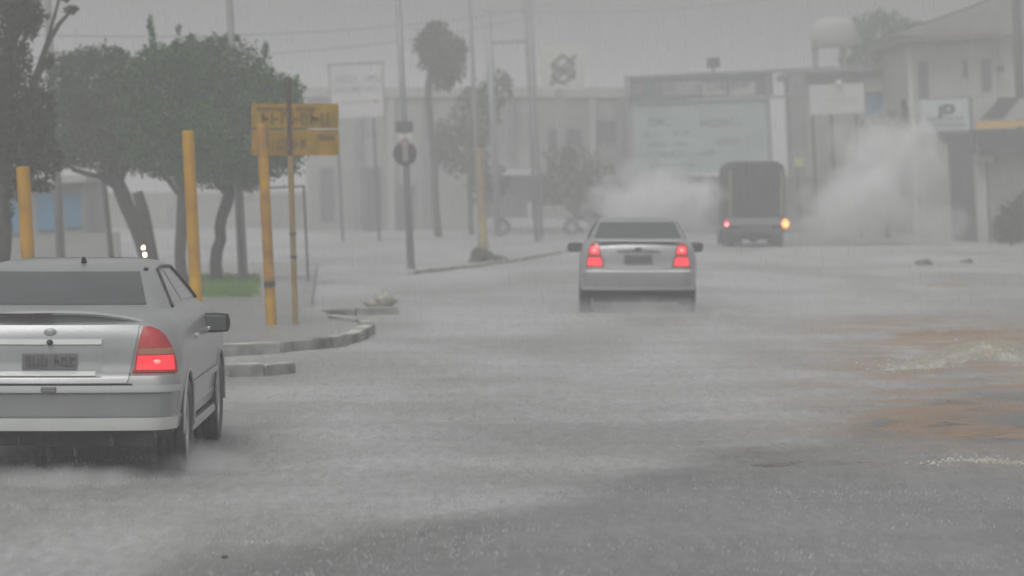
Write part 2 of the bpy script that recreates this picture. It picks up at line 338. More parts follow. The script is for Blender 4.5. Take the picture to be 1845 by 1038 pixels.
pv = MB(); out = [tuple(p) for p in K[::-1]] ; poly = [(p[0], p[1], 0.11) for p in out] + [(-14, 36, 0.11), (-14, 70, 0.11), (-4.4, 70, 0.11), (G(560, 560).x, G(560, 560).y, 0.11)]
pv.add(poly, [tuple(range(len(poly)))[::-1]]); tag(pv.build('pavement', PAVE), kind='structure')

# ------------------------------------------------------------------ cars
class Shell:
    """body surface as stacked plan outlines; s in 0..5 runs rear centre > corner > side > corner > front centre"""
    def __init__(s, rows): s.r = np.array(rows, float); s.z = s.r[:, 0]
    def par(s, z):
        z = min(max(z, s.z[0]), s.z[-1]); i = min(max(int(np.searchsorted(s.z, z)) - 1, 0), len(s.z) - 2)
        t = (z - s.z[i]) / (s.z[i + 1] - s.z[i])
        return s.r[i] * (1 - t) + s.r[i + 1] * t
    def pt(s, q, z, sg=1):
        _, W, Yr, c, r, Yf, rf = s.par(z)
        if q <= 1: x = (W - r) * q; y = Yr + c * (x / W) ** 2
        elif q <= 2:
            th = (q - 1) * math.pi / 2; x = W - r + r * math.sin(th); y = Yr + c * ((W - r) / W) ** 2 + r * 1.3 * (1 - math.cos(th))
        elif q <= 3:
            y0 = Yr + c * ((W - r) / W) ** 2 + r * 1.3; y1 = Yf - 0.12 * ((W - rf) / W) ** 2 - rf; y = y0 + (y1 - y0) * (q - 2); x = W
        elif q <= 4:
            th = (q - 3) * math.pi / 2; x = W - rf + rf * math.cos(th); y = Yf - 0.12 * ((W - rf) / W) ** 2 - rf + rf * math.sin(th)
        else: x = (W - rf) * (5 - q); y = Yf - 0.12 * (x / W) ** 2
        return Vector((sg * x, y, z))
    def q_rear(s, x, z):
        _, W, Yr, c, r, Yf, rf = s.par(z); x = abs(x)
        if x <= W - r: return x / (W - r)
        return 1 + math.asin(min(1, (x - W + r) / r)) / (math.pi / 2)
    def q_side(s, y, z):
        _, W, Yr, c, r, Yf, rf = s.par(z); y0 = Yr + c * ((W - r) / W) ** 2 + r * 1.3; y1 = Yf - 0.12 * ((W - rf) / W) ** 2 - rf
        return 2 + (y - y0) / (y1 - y0)
    def nrm(s, q, z, sg):
        e = 1e-3; a = s.pt(min(q + e, 5), z, sg) - s.pt(max(q - e, 0), z, sg); b = s.pt(q, z + 4 * e, sg) - s.pt(q, z - 4 * e, sg)
        n = a.cross(b)
        if n.length < 1e-12: return Vector((0, -1, 0))
        n.normalize(); return n if sg > 0 else -n
    def mesh(s, name, mats, parent, arches=(), ar=0.34, slant=None):
        qs = [k / 5 for k in range(5)] + [1 + k / 8 for k in range(8)] + [2 + k / 16 for k in range(16)] + [3 + k / 6 for k in range(6)] + [4 + k / 4 for k in range(5)]
        zs = []
        for i in range(len(s.z) - 1):
            k = max(1, int((s.z[i + 1] - s.z[i]) / 0.04)); zs += [s.z[i] + (s.z[i + 1] - s.z[i]) * j / k for j in range(k)]
        zs.append(s.z[-1])
        ring = [(q, 1) for q in qs] + [(q, -1) for q in qs[-2:0:-1]]
        vs = []; n = len(ring)
        for z in zs: vs += [s.pt(q, z, sg) for q, sg in ring]
        fs = []
        for i in range(len(zs) - 1):
            for k in range(n): fs.append((i * n + k, i * n + (k + 1) % n, (i + 1) * n + (k + 1) % n, (i + 1) * n + k))
        fs.append(tuple(range(n))[::-1]); fs.append(tuple(range((len(zs) - 1) * n, len(zs) * n)))
        mb = MB().add(vs, fs); o = mb.build(name, mats, None)
        if arches:
            cut = MB()
            for y, z in arches:
                for sg in (-1, 1): cut.tube([(sg * 0.56, y, z), (sg * 1.2, y, z)], ar, n=40)
            co = cut.build('cut', UNDER); bm = o.modifiers.new('b', 'BOOLEAN'); bm.object = co; bm.solver = 'EXACT'; bm.operation = 'DIFFERENCE'
            dg = bpy.context.evaluated_depsgraph_get(); dg.update(); me = bpy.data.meshes.new_from_object(o.evaluated_get(dg))
            o.modifiers.clear(); old = o.data; o.data = me; me.name = name; bpy.data.meshes.remove(old); bpy.data.objects.remove(co)
            me.materials.clear()
            for m in mats: me.materials.append(m)
            for p in me.polygons:
                c = p.center; mi = 0
                for y, z in arches:
                    if math.hypot(c.y - y, c.z - z) < ar + 0.004 and (abs(c.x) < s.par(c.z)[1] - 0.006): mi = 1
                if p.normal.z < -0.7: mi = 1
                p.material_index = mi
        o.data.polygons.foreach_set('use_smooth', [True] * len(o.data.polygons))
        o.data.set_sharp_from_angle(angle=R(32)); o.parent = parent
        return o
    def patch(s, name, rows, m, parent, sides=(1, -1), where='rear', off=0.006, nu=10, nv=8, full=False, extra=None):
        """rows: (z, a, b) with a..b across (x at the rear, y along the side); one mesh per side unless full"""
        rows = sorted(rows); zz = [r[0] for r in rows]; res = []
        mb = MB()
        for sg in ((1,) if full else sides):
            if not full: mb = MB()
            grid = []
            for j in range(nv + 1):
                z = zz[0] + (zz[-1] - zz[0]) * j / nv; a = np.interp(z, zz, [r[1] for r in rows]); b = np.interp(z, zz, [r[2] for r in rows]); row = []
                for i2 in range(nu + 1):
                    t = a + (b - a) * i2 / nu
                    sgn = sg if not full else (1 if t >= 0 else -1)
                    q = s.q_rear(t, z) if where == 'rear' else s.q_side(t, z)
                    p = s.pt(q, z, sgn); nn = s.nrm(q, z, sgn); row.append((p + nn * off, p - nn * 0.01))
                grid.append(row)
            w_ = nu + 1; vs = [g_[0] for r in grid for g_ in r]; fs = []
            for j in range(nv):
                for i2 in range(nu):
                    f = (j * w_ + i2, j * w_ + i2 + 1, (j + 1) * w_ + i2 + 1, (j + 1) * w_ + i2); fs.append(f if sg > 0 else f[::-1])
            rim = [(0, k) for k in range(nu)] + [(j, nu) for j in range(nv)] + [(nv, k) for k in range(nu, 0, -1)] + [(j, 0) for j in range(nv, 0, -1)]
            o0 = len(vs); vs += [grid[j][k][1] for j, k in rim]; n = len(rim)
            for k in range(n):
                j0, k0 = rim[k]; j1, k1 = rim[(k + 1) % n]; f = (j0 * w_ + k0, o0 + k, o0 + (k + 1) % n, j1 * w_ + k1); fs.append(f if sg > 0 else f[::-1])
            mb.add(vs, fs)
            if not full or sg == sides[-1] or full: 
                o = mb.build(name, m, parent, smooth=True); o.data.set_sharp_from_angle(angle=R(40)); res.append(o)
        return res

def wheel(parent, x, y, r=0.305, wd=0.2):
    sg = 1 if x > 0 else -1; w_ = bpy.data.objects.new('wheel', None); COL.objects.link(w_); w_.parent = parent; w_.location = (x, y, r)
    h = wd / 2
    t = MB(); t.lathe_x([(-h * .8, r * .66), (-h, r * .8), (-h * .95, r * .95), (-h * .75, r), (-h * .3, r), (-h * .28, r * .975), (-h * .2, r * .975), (-h * .18, r), (h * .18, r), (h * .2, r * .975), (h * .28, r * .975), (h * .3, r), (h * .75, r), (h * .95, r * .95), (h, r * .8), (h * .8, r * .66)], (0, 0, 0), 36)
    t.build('tyre', RUBBER, w_, smooth=True)
    m = MB(); m.lathe_x([(sg * h * .8, r * .67), (sg * h * .72, r * .6), (sg * h * .2, r * .58)], (0, 0, 0), 30); m.lathe_x([(sg * h * .1, r * .6), (sg * h * .1, 0.001)], (0, 0, 0), 30)
    for k in range(6):
        a = k * math.pi / 3; m.box((sg * h * .55, math.cos(a) * r * .32, math.sin(a) * r * .32), (0.03, r * .6, 0.06), Matrix.Rotation(a, 3, 'X'))
    m.tube([(sg * h * .3, 0, 0), (sg * h * .8, 0, 0)], 0.045); m.build('rim', RIM, w_)
def mirror(parent, sg, x, y, z, sc_=1.0, m=BLACKP):
    mb = MB(); mb.ellipsoid((sg * (x + .11 * sc_), y, z), (.125 * sc_, .055, .082 * sc_), 18, 12)
    # square the shell off a little
    mb.v = [(v[0], v[1], z + (v[2] - z) * 1.0) for v in mb.v]
    vs = []
    for v in mb.v:
        dx = (v[0] - sg * (x + .11 * sc_)) / (.125 * sc_); dz = (v[2] - z) / (.082 * sc_); k = max(abs(dx), abs(dz), 1e-6) ; l = math.hypot(dx, dz); s_ = (l / k) ** .62 if l > 1e-6 else 1
        vs.append((sg * (x + .11 * sc_) + dx * s_ * .115 * sc_, v[1], z + dz * s_ * .073 * sc_ + sg * 0))
    mb.v = vs
    mb.tube([(sg * (x - .03), y + .01, z - .055), (sg * (x + .05), y, z - .035)], [.035, .03], 8)
    o = mb.build('wing_mirror', m, parent, smooth=True)
    gm = MB(); gm.box((sg * (x + .11 * sc_), y - .052, z), (.17 * sc_, .008, .105 * sc_)); gm.build('mirror_glass', mat('mirror_grey', (0.09, 0.10, 0.105), 0.35, 0.2), o, bevel=.003)
    return o

# ---- near silver saloon (left edge)
def car_near():
    t = thing('saloon_car', 'near silver saloon cut off by the left edge, with a boot spoiler', 'car', P(88, 851, 19.36), (0, 0, R(0.9)))
    t.location.z = 0.0
    S = Shell([
        # z    W     Yr    c    r    Yf   rf
        (.17, .70, .30, .05, .16, 3.95, .3),
        (.24, .78, .10, .06, .18, 4.12, .35),
        (.27, .81, .035, .07, .18, 4.20, .38),
        (.345, .825, .02, .07, .18, 4.22, .40),
        (.355, .818, .035, .07, .17, 4.22, .40),
        (.44, .826, .030, .07, .17, 4.23, .42),
        (.51, .835, .022, .07, .17, 4.22, .42),
        (.525, .838, .012, .07, .17, 4.20, .42),
        (.59, .840, .022, .07, .17, 4.16, .42),
        (.625, .842, .040, .07, .16, 4.12, .42),
        (.64, .843, .070, .07, .16, 4.10, .42),
        (.70, .846, .088, .07, .17, 4.05, .42),
        (.80, .842, .095, .07, .19, 3.92, .40),
        (.88, .830, .108, .08, .21, 3.72, .38),
        (.94, .812, .130, .09, .23, 3.45, .36),
        (.975, .790, .165, .10, .24, 3.20, .34),
        (1.0, .765, .24, .10, .24, 3.05, .32),
        (1.02, .745, .38, .10, .22, 2.98, .30),
        (1.045, .720, .52, .09, .18, 2.93, .28),
        (1.10, .695, .59, .09, .14, 2.84, .26),
        (1.20, .645, .76, .09, .13, 2.66, .25),
        (1.30, .595, .95, .09, .13, 2.46, .25),
        (1.345, .57, 1.06, .09, .14, 2.34, .25),
        (1.375, .535, 1.18, .08, .18, 2.22, .25),
        (1.395, .47, 1.36, .06, .22, 2.06, .22),
        (1.405, .37, 1.55, .04, .2, 1.92, .16)])
    S.mesh('body', [SILVER, UNDER], t, arches=((.80, .27), (3.38, .27)), ar=.35)
    S.patch('rear_window', [(1.075, -.575, .575), (1.20, -.53, .53), (1.315, -.485, .485)], GLASS, t, full=True, nu=20, off=.004)
    S.patch('side_window', [(1.06, .95, 1.55), (1.16, 1.0, 1.52), (1.30, 1.16, 1.50)], GLASS, t, where='side', off=.004)
    S.patch('side_window', [(1.06, 1.60, 2.58), (1.16, 1.58, 2.42), (1.31, 1.56, 2.14)], GLASS, t, where='side', off=.004)
    # window surrounds
    for sg in (1, -1):
        mb = MB(); pts = [S.pt(S.q_side(y, z), z, sg) + Vector((sg * .006, 0, 0)) for y, z in [(.86, 1.05), (1.04, 1.20), (1.17, 1.325), (1.55, 1.345), (2.12, 1.33), (2.45, 1.15), (2.62, 1.05)]]
        mb.tube(pts, .013, 6); mb.build('window_surround', BLACKP, t)
    lid = S.patch('boot_lid', [(.578, -.50, .50), (.60, -.512, .512), (.66, -.522, .522), (.88, -.562, .562), (.945, -.572, .572)], SILVER, t, full=True, nu=26, nv=16, off=.016)[0]
    # spoiler lip across the boot
    sp = MB(); n = 24; sect = []
    prof = [(-.010, 1.022), (-.022, 1.036), (.0, 1.050), (.15, 1.036), (.17, 1.018), (.04, 1.018)]
    vs = []; fs = []
    for k in range(n + 1):
        x = -.66 + 1.32 * k / n; e = abs(x) / .66; dz = -.085 * e ** 2.6; dy = .15 + .12 * e ** 2
        for (py_, pz_) in prof: vs.append((x, py_ + dy, pz_ + dz))
    m_ = len(prof)
    for k in range(n):
        for j in range(m_): fs.append((k * m_ + j, k * m_ + (j + 1) % m_, (k + 1) * m_ + (j + 1) % m_, (k + 1) * m_ + j))
    fs.append(tuple(range(m_))); fs.append(tuple(range(n * m_, (n + 1) * m_))[::-1])
    sp.add(vs, fs); spo = sp.build('spoiler', SILVER2, t, smooth=True); spo.data.set_sharp_from_angle(angle=R(35))
    sl = MB(); sl.add([(x, .162 + .10 * (abs(x) / .7) ** 2, z - .085 * (abs(x) / .7) ** 2.6) for x in np.linspace(-.66, .66, 15) for z in (.972, 1.02)], [(2 * k, 2 * k + 1, 2 * k + 3, 2 * k + 2) for k in range(14)]); sl.build('spoiler_shade', mat('gap_shade_grey', (.16, .165, .17), .5), spo)  # grey sheet standing in for the shade under the spoiler lip
    br = MB(); br.box((-.17, .128, 1.024), (.36, .012, .020)); br.build('high_brake_light', mat('dark_red_lens', (.06, .04, .04), .2), spo)
    # number plate recess
    rc = S.patch('plate_recess', [(.612, -.34, .34), (.84, -.34, .34)], mat('recess_paint', (.33, .335, .34), .4, .5), lid, full=True, nu=14, nv=8, off=.019)[0]
    def bar(name, x0, x1, z, h, off, m, par):
        return S.patch(name, [(z - h / 2, x0, x1), (z + h / 2, x0, x1)], m, par, full=True, nu=12, nv=2, off=off)[0]
    bar('boot_handle_strip', -.35, .335, .845, .035, .028, TRIM, lid)
    bar('lower_strip', -.33, .30, .634, .032, .026, TRIM, lid)
    pl = MB(); pl.box((0, .058, .722), (.36, .012, .108)); plo = pl.build('number_plate', PLATE, t, bevel=.004)
    c = MB(); scribble(c, -.155, -.03, .722, .068, .049, 3, 1); scribble(c, .03, .155, .722, .060, .049, 9, 1); c.build('plate_lettering', PLTXT, plo)
    # emblem and lock
    em = MB(); em.ellipsoid((0, .105, .905), (.045, .015, .032), 16, 8); em.build('emblem', BUMPER, lid, smooth=True)
    lk = MB(); lk.ellipsoid((.0, .075, .846), (.022, .03, .02), 12, 8); lk.build('boot_lock', BLACKP, lid, smooth=True)
    bar('boot_seam', -.54, .54, .570, .012, .012, UNDER, t)
    # tail lights
    for sg in (1, -1):
        tl = S.patch('tail_light', [(.640, .535, .812), (.70, .548, .806), (.80, .565, .780), (.88, .580, .738), (.92, .592, .69), (.938, .602, .64)], REDL, t, sides=(sg,), nu=14, nv=14, off=.016)[0]
        S.patch('amber_lens', [(.765, .568, .785), (.80, .572, .776)], AMBL, tl, sides=(sg,), nu=8, nv=3, off=.019)
        S.patch('brake_lens', [(.660, .560, .792), (.755, .568, .782)], BRAKE, tl, sides=(sg,), nu=8, nv=5, off=.020)
        bb = MB(); q = S.q_rear(.69, .715); p = S.pt(q, .715, sg) + S.nrm(q, .715, sg) * .012; bb.ellipsoid(p, (.028, .014, .017)); bb.build('brake_bulb', BULB, tl, smooth=True)
    # bumper
    bp = S.patch('rear_bumper', [(.36, -.93, .93), (.505, -.93, .93)], BUMPER, t, full=False, sides=(1,), nu=2) if False else None
    bmp = S.patch('rear_bumper', [(.272, -.805, .805), (.345, -.815, .815)], TRIM, t, full=True, nu=30, nv=3, off=.008)[0]
    S.patch('bumper_panel', [(.362, -.815, .815), (.508, -.83, .83)], BUMPER, bmp, full=True, nu=30, nv=5, off=.006)
    S.patch('bumper_top', [(.524, -.83, .83), (.563, -.835, .835)], SILVER2, bmp, full=True, nu=30, nv=5, off=.012)
    tc_ = MB(); tc_.box((-.0, -.002, .540), (.10, .014, .038)); tc_.build('tow_cover', mat('mid_grey', (.16, .16, .165), .5), bmp, bevel=.006)
    # under valance, exhaust
    uv = MB(); uv.box((0, .28, .215), (1.36, .3, .11)); uv.tube([(.40, .06, .19), (.40, .3, .20)], .028, 12); uv.build('rear_valance', UNDER, t, bevel=.03)
    for x in (.712, -.712):
        wheel(t, x, .80, r=.318, wd=.19); wheel(t, x, 3.38, r=.318, wd=.19)
    for sg in (1, -1):
        for y in (.80, 3.38):
            mb = MB(); mb.tube([(sg * .842, y + .357 * math.cos(a), .27 + .357 * math.sin(a)) for a in np.linspace(-.15, math.pi + .15, 26)], .012, 8); mb.build('wheel_arch_lip', SILVER2 if y < 1 else SILVER, t, smooth=True)
        dh = MB(); dh.box((sg * .848, 1.35, .83), (.03, .17, .03)); dh.box((sg * .848, 2.35, .83), (.03, .17, .03)); dh.build('door_handle', SILVER2, t, bevel=.008)
        mo = MB(); mo.box((sg * .846, 2.05, .50), (.014, 2.0, .045)); mo.build('side_moulding', BUMPER, t, bevel=.004)
        sl_ = MB(); sl_.box((sg * .80, 2.1, .20), (.06, 2.0, .07)); sl_.build('sill', SILVER, t, bevel=.01)
        mirror(t, sg, .775, 2.36, .868, 1.0)
    an = MB(); an.tube([(.08, 1.22, 1.385), (.08, 1.20, 1.425)], [.022, .012], 10); an.build('aerial_base', BLACKP, t)
    wp = MB(); wp.ellipsoid((.52, 1.10, 1.335), (.018, .018, .015), 10, 6); wp.build('roof_clip', BLACKP, t)
    def walk(o_):
        for ch in [x for x in bpy.data.objects if x.parent == o_]:
            if ch.type == 'MESH' and not ch.name.startswith(('tyre', 'rim')):
                for v_ in ch.data.vertices: v_.co.z = .0855 + .955 * (v_.co.z if v_.co.z < 1.07 else 1.07 + (v_.co.z - 1.07) * .86); v_.co.x *= .958
            if ch.type == 'MESH': walk(ch)
    walk(t)
    return t
car_near()

# ---- middle silver saloon
def car_mid():
    p = P(1150, 562, 44.2); t = thing('saloon_car', 'pale silver saloon in mid road, seen whole from behind with both tail lights red', 'car', (p.x, 44.2, 0), (0, 0, R(-1.2)))
    S = Shell([
        (.19, .66, .34, .05, .16, 3.9, .3),
        (.27, .74, .12, .06, .18, 4.05, .35),
        (.33, .81, .04, .07, .18, 4.12, .38),
        (.36, .82, .02, .07, .24, 4.14, .38),
        (.375, .82, .035, .07, .24, 4.14, .38),
        (.50, .835, .02, .07, .24, 4.14, .40),
        (.575, .84, .02, .07, .24, 4.10, .40),
        (.60, .84, .06, .07, .23, 4.08, .40),
        (.70, .84, .085, .07, .23, 4.0, .40),
        (.82, .83, .095, .07, .23, 3.85, .38),
        (.92, .795, .11, .08, .2, 3.6, .36),
        (.985, .770, .14, .09, .22, 3.3, .34),
        (1.015, .745, .22, .10, .22, 3.05, .32),
        (1.03, .725, .36, .10, .18, 2.95, .30),
        (1.06, .700, .44, .09, .13, 2.88, .28),
        (1.16, .655, .60, .09, .11, 2.68, .25),
        (1.28, .600, .80, .09, .11, 2.42, .25),
        (1.345, .568, .92, .09, .13, 2.28, .25),
        (1.385, .530, 1.04, .08, .18, 2.16, .25),
        (1.405, .47, 1.25, .06, .2, 2.0, .22),
        (1.415, .38, 1.45, .04, .2, 1.85, .16)])
    S.mesh('body', [SILVER, UNDER], t, arches=((.82, .29), (3.3, .29)), ar=.33)
    S.patch('rear_window', [(1.075, -.625, .625), (1.20, -.585, .585), (1.335, -.535, .535)], GLASS, t, full=True, nu=20, off=.004)
    S.patch('side_window', [(1.075, .85, 1.5), (1.17, .95, 1.48), (1.31, 1.12, 1.46)], GLASS, t, where='side', off=.004)
    S.patch('side_window', [(1.075, 1.55, 2.5), (1.17, 1.53, 2.36), (1.32, 1.50, 2.08)], GLASS, t, where='side', off=.004)
    lid = S.patch('boot_lid', [(.62, -.40, .40), (.66, -.47, .47), (.80, -.505, .505), (.97, -.54, .54), (1.005, -.56, .56)], SILVER, t, full=True, nu=24, nv=10, off=.012)[0]
    S.patch('boot_seam', [(1.008, -.60, .60), (1.020, -.60, .60)], UNDER, t, full=True, nu=16, nv=1, off=.006)
    sp = MB(); sp.box((0, .17, 1.033), (1.18, .10, .016)); sp.build('boot_edge', TRIM, t, bevel=.006)
    S.patch('plate_garnish', [(.865, -.31, .31), (.885, -.30, .30), (.905, -.12, .12)], PLATE, lid, full=True, nu=12, nv=4, off=.024)
    pl = MB(); pl.box((0, .055, .775), (.40, .014, .13)); po = pl.build('number_plate', PLATE, t, bevel=.004)
    c = MB(); scribble(c, -.17, -.03, .775, .07, .046, 5, 1); scribble(c, .03, .17, .775, .07, .046, 6, 1); c.build('plate_lettering', PLTXT, po)
    em = MB(); em.ellipsoid((0, .085, .915), (.05, .012, .028), 16, 8); em.build('emblem', INKG, lid, smooth=True)
    for sg in (1, -1):
        tl = S.patch('tail_light', [(.655, .485, .735), (.74, .50, .728), (.80, .52, .715), (.88, .535, .70), (.95, .55, .685), (.985, .58, .66)], REDL, t, sides=(sg,), nu=12, nv=14, off=.014)[0]
        S.patch('upper_lens', [(.845, .55, .68), (.90, .555, .68), (.945, .575, .665)], BRAKE2, tl, sides=(sg,), nu=8, nv=5, off=.018)
        S.patch('brake_lens', [(.675, .51, .715), (.74, .52, .71), (.79, .54, .70)], BRAKE2, tl, sides=(sg,), nu=8, nv=5, off=.018)
        q = S.q_rear(.617, .89); b2 = MB(); b2.ellipsoid(S.pt(q, .89, sg) + S.nrm(q, .89, sg) * .012, (.04, .014, .026)); b2.build('lamp_bulb', mat('soft_bulb', (.9, .3, .3), .2, emit=(1, .14, .15), es=1.3), tl, smooth=True)
    bmp = S.patch('rear_bumper', [(.385, -.72, .72), (.57, -.74, .74)], BUMPER, t, full=True, nu=28, nv=5, off=.006)[0]
    S.patch('bumper_lower_edge', [(.335, -.66, .66), (.362, -.66, .66)], SILVER2, bmp, full=True, nu=24, nv=1, off=.010)
    S.patch('bumper_top', [(.582, -.73, .73), (.61, -.73, .73)], TRIM, bmp, full=True, nu=24, nv=1, off=.012)
    uv = MB(); uv.box((0, .3, .24), (1.30, .3, .17)); uv.tube([(-.40, .08, .2), (-.40, .3, .22)], .025, 10); uv.build('rear_valance', UNDER, t, bevel=.03)
    for x in (.75, -.75):
        wheel(t, x, .82, r=.29, wd=.18); wheel(t, x, 3.3, r=.29, wd=.18)
    for sg in (1, -1):
        mirror(t, sg, .79, 2.35, .93, 1.0)
        ws = MB(); pts = [S.pt(S.q_side(y, z), z, sg) + Vector((sg * .005, 0, 0)) for y, z in [(.86, 1.06), (1.0, 1.20), (1.12, 1.325), (1.5, 1.345), (2.06, 1.33), (2.38, 1.16), (2.52, 1.06)]]
        ws.tube(pts, .012, 6); ws.build('window_surround', BLACKP, t)
    def lift(z): return z + .035 if z < 1.0 else 1.035 + (z - 1.0) * .85
    def walk(o_):
        for ch in [x for x in bpy.data.objects if x.parent == o_ and x.type == 'MESH' and not x.name.startswith('wing')]:
            for v_ in ch.data.vertices: v_.co.z = lift(v_.co.z)
            walk(ch)
    walk(t)
    return t
car_mid()

# ---- small truck with canvas body
def truck():
    Y = 91; p = P(1362, 446, Y); t = thing('canvas_truck', 'dark small truck with a tarpaulin covered back, throwing up spray beyond the middle car', 'truck', (p.x, Y, 0))
    c = MB(); prof = [(-.86, .62), (-.86, 2.25), (-.80, 2.42), (-.62, 2.53), (.62, 2.53), (.80, 2.42), (.86, 2.25), (.86, .62)]
    c.prism(prof, .06, 3.3); c.build('canvas_cover', TARP, t, bevel=.03)
    fl = MB(); fl.prism([(-.66, .86), (-.66, 2.30), (-.5, 2.42), (.5, 2.42), (.66, 2.30), (.66, .86)], .03, .06); 
    for x in np.linspace(-.6, .6, 7): fl.tube([(x, .03, .88), (x + .02, .025, 1.6), (x, .03, 2.36)], .015, 6)
    fl.build('rear_flap', mat('black_tarpaulin', (.014, .014, .016), .7, 0, .3, 2), t)
    for sg in (-1, 1):
        b = MB(); b.box((sg * .76, .03, 1.60), (.09, .05, 1.30)); b.build('corner_post', CREAM, t, bevel=.01)
    b = MB(); b.box((0, .05, .76), (1.78, .08, .22)); 
    for x in (-.5, 0, .5): b.box((x, .005, .76), (.04, .03, .20))
    b.build('tailgate', WALLD, t, bevel=.01)
    b = MB(); b.box((0, .0, .50), (1.72, .10, .14)); b.box((.5, .12, .42), (.08, .2, .3)); b.box((-.5, .12, .42), (.08, .2, .3)); b.build('rear_bumper', DARKM, t, bevel=.01)
    for x in (-.6, .6): b = MB(); b.box((x, .30, .32), (.44, .02, .44)); b.build('mud_flap', RUBBER, t)
    b = MB(); b.tube([(-.6, .9, .30), (.6, .9, .30)], .09, 10); b.ellipsoid((0, .9, .30), (.2, .2, .17)); b.box((0, .6, .36), (.9, .1, .22)); b.build('axle', UNDER, t)
    for sg, m1, m2, e in ((-1, BRAKE2, mat('truck_bulb', (1, .4, .4), .3, emit=(1, .35, .35), es=3.2), .045), (1, AMBLIT, AMBHOT, .05)):
        l = MB(); l.ellipsoid((sg * .86, -.03, .70), (.075 if sg < 0 else .11, .04, .10 if sg < 0 else .13), 14, 8); lo = l.build('tail_light', m1, t, smooth=True)
        tag(lo, 'glowing red left tail light' if sg < 0 else 'bright amber right lamp')
        l = MB(); l.ellipsoid((sg * .86, -.07, .68), (e, .02, e * .8), 12, 8); l.build('bulb', m2, lo, smooth=True)
    cb = MB(); cb.prism([(-.85, .5), (-.85, 1.5), (-.76, 2.05), (.76, 2.05), (.85, 1.5), (.85, .5)], 3.42, 4.9); cb.build('cab', WALLG, t, bevel=.08)
    ch = MB(); ch.box((0, 2.3, .55), (.8, 4.6, .18)); ch.build('chassis', UNDER, t)
    for sg in (-1, 1):
        wheel(t, sg * .72, 1.2, .36, .3); wheel(t, sg * .76, 4.0, .36, .2)
        mm = MB(); mm.box((sg * 1.0, 3.9, 1.55), (.14, .06, .28)); mm.tube([(sg * .84, 3.95, 1.6), (sg * 1.0, 3.9, 1.6)], .015, 6); mm.build('wing_mirror', BLACKP, t)
truck()

# ---- white pickup parked side-on in the background
PICKW = mat('dull_white_paint', (.42, .42, .42), .5)
def pickup():
    Y = 112; p = P(955, 420, Y); k = M(Y); t = thing('pickup_truck', 'faint white pickup parked side-on behind the poles', 'pickup truck', (p.x, Y, 0))
    def X_(px): return (px - 955) * k
    def Z_(py): return CAMH - (py - HZ) * k
    b = MB(); b.prism([(X_(872), Z_(412)), (X_(872), Z_(392)), (X_(1040), Z_(396)), (X_(1058), Z_(402)), (X_(1060), Z_(412))], 0, 1.6); b.build('body', PICKW, t, bevel=.04)
    b = MB(); b.prism([(X_(958), Z_(396)), (X_(962), Z_(372)), (X_(1010), Z_(372)), (X_(1034), Z_(396))], .08, 1.52); b.build('cab', WALLG, t, bevel=.05)
    b = MB(); b.tube([(X_(1036), .06, Z_(397)), (X_(1013), .08, Z_(373)), (X_(962), .08, Z_(373))], .035, 8); b.build('roof_frame', PICKW, t)
    b = MB(); b.box((X_(954), .8, Z_(380)), (.16, 1.5, Z_(365) - Z_(395))); b.build('headboard', PICKW, t, bevel=.02)
    for x in (905, 1030): wheel_y(t, X_(x), .1, .32); wheel_y(t, X_(x), 1.5, .32)
def wheel_y(parent, x, y, r):
    w_ = bpy.data.objects.new('wheel', None); COL.objects.link(w_); w_.parent = parent; w_.location = (x, y, r)
    m = MB(); m.tube([(0, -.1, 0), (0, .1, 0)], r, 24); m.build('tyre', mat('hazed_rubber', (.11, .11, .11), .6), w_, bevel=.03)  # tyre tone paled, haze of the distance put into the colour
    m = MB(); m.tube([(0, -.115, 0), (0, .115, 0)], r * .5, 20); m.build('rim', RIM, w_)
pickup()

# ------------------------------------------------------------------ yellow posts, sign, poles
def post(px, pb, pt_, wd, label, m=YEL, name='yellow_post', Y=None, lean=LEAN, group='yellow posts beside the road'):
    Y = Y or GY(pb); h = (pb - pt_) * M(Y); p = P(px, pb, Y)
    t = thing(name, label, 'post', (p.x, Y, 0), (0, lean, 0), group)
    b = MB(); r = wd * M(Y) / 2
    b.tube([(0, 0, -.1), (0, 0, h * .5), (0, 0, h - .012), (0, 0, h)], [r * 1.02, r, r * .97, r * .8], 16)
    b.build('shaft', m, t, smooth=True).data.set_sharp_from_angle(angle=R(35))
    s_ = MB(); s_.tube([(0, 0, -.02), (0, 0, h * .03)], [r * 1.25, r * 1.12], 16); s_.build('collar', KERB, t)
    return t, h, r
post(357, 606, 235, 22, 'stout yellow post rising beside the mirror of the left silver car')
post(58, 618, 300, 25, 'yellow post at far left, its top lost in the dark tree')
t, h, r = post(490, 601, 222, 19, 'thick yellow post at left end of the two-row yellow sign', YELO)
band = MB(); band.tube([(0, 0, h * .222), (0, 0, h * .250)], r * 1.12, 16); band.build('clamp_band', DARKM, t)
post(872, 458, 267, 14, 'lone yellow post with a dark top standing in a mound of weeds', mat('faded_yellow', (.36, .29, .11), .6, 0, 0, 2.0, col2=(.22, .15, .10)))
# thin mast
Y = GY(599); t = thing('thin_mast', 'thin yellow mast with a rusty tip behind the two-row yellow sign', 'post', (P(533, 599, Y).x, Y, 0), (0, LEAN * .6, 0))
h1 = (599 - 280) * M(Y); h2 = (599 - 140) * M(Y); b = MB(); b.tube([(0, 0, -.1), (0, 0, h1)], .036, 12); b.build('shaft', mat('dull_yellow', (.33, .24, .08), .6, 0, 0, 3, col2=(.22, .15, .07)), t)
b = MB(); b.tube([(0, 0, h1), (0, 0, h2)], .032, 12); b.box((0, 0, h2 - .04), (.09, .05, .08)); b.build('rusty_tip', RUST, t)
for z in (.42 * h1, .55 * h1): b = MB(); b.tube([(0, 0, z), (0, 0, z + .03)], .043, 10); b.build('clamp_band', DARKM, t)
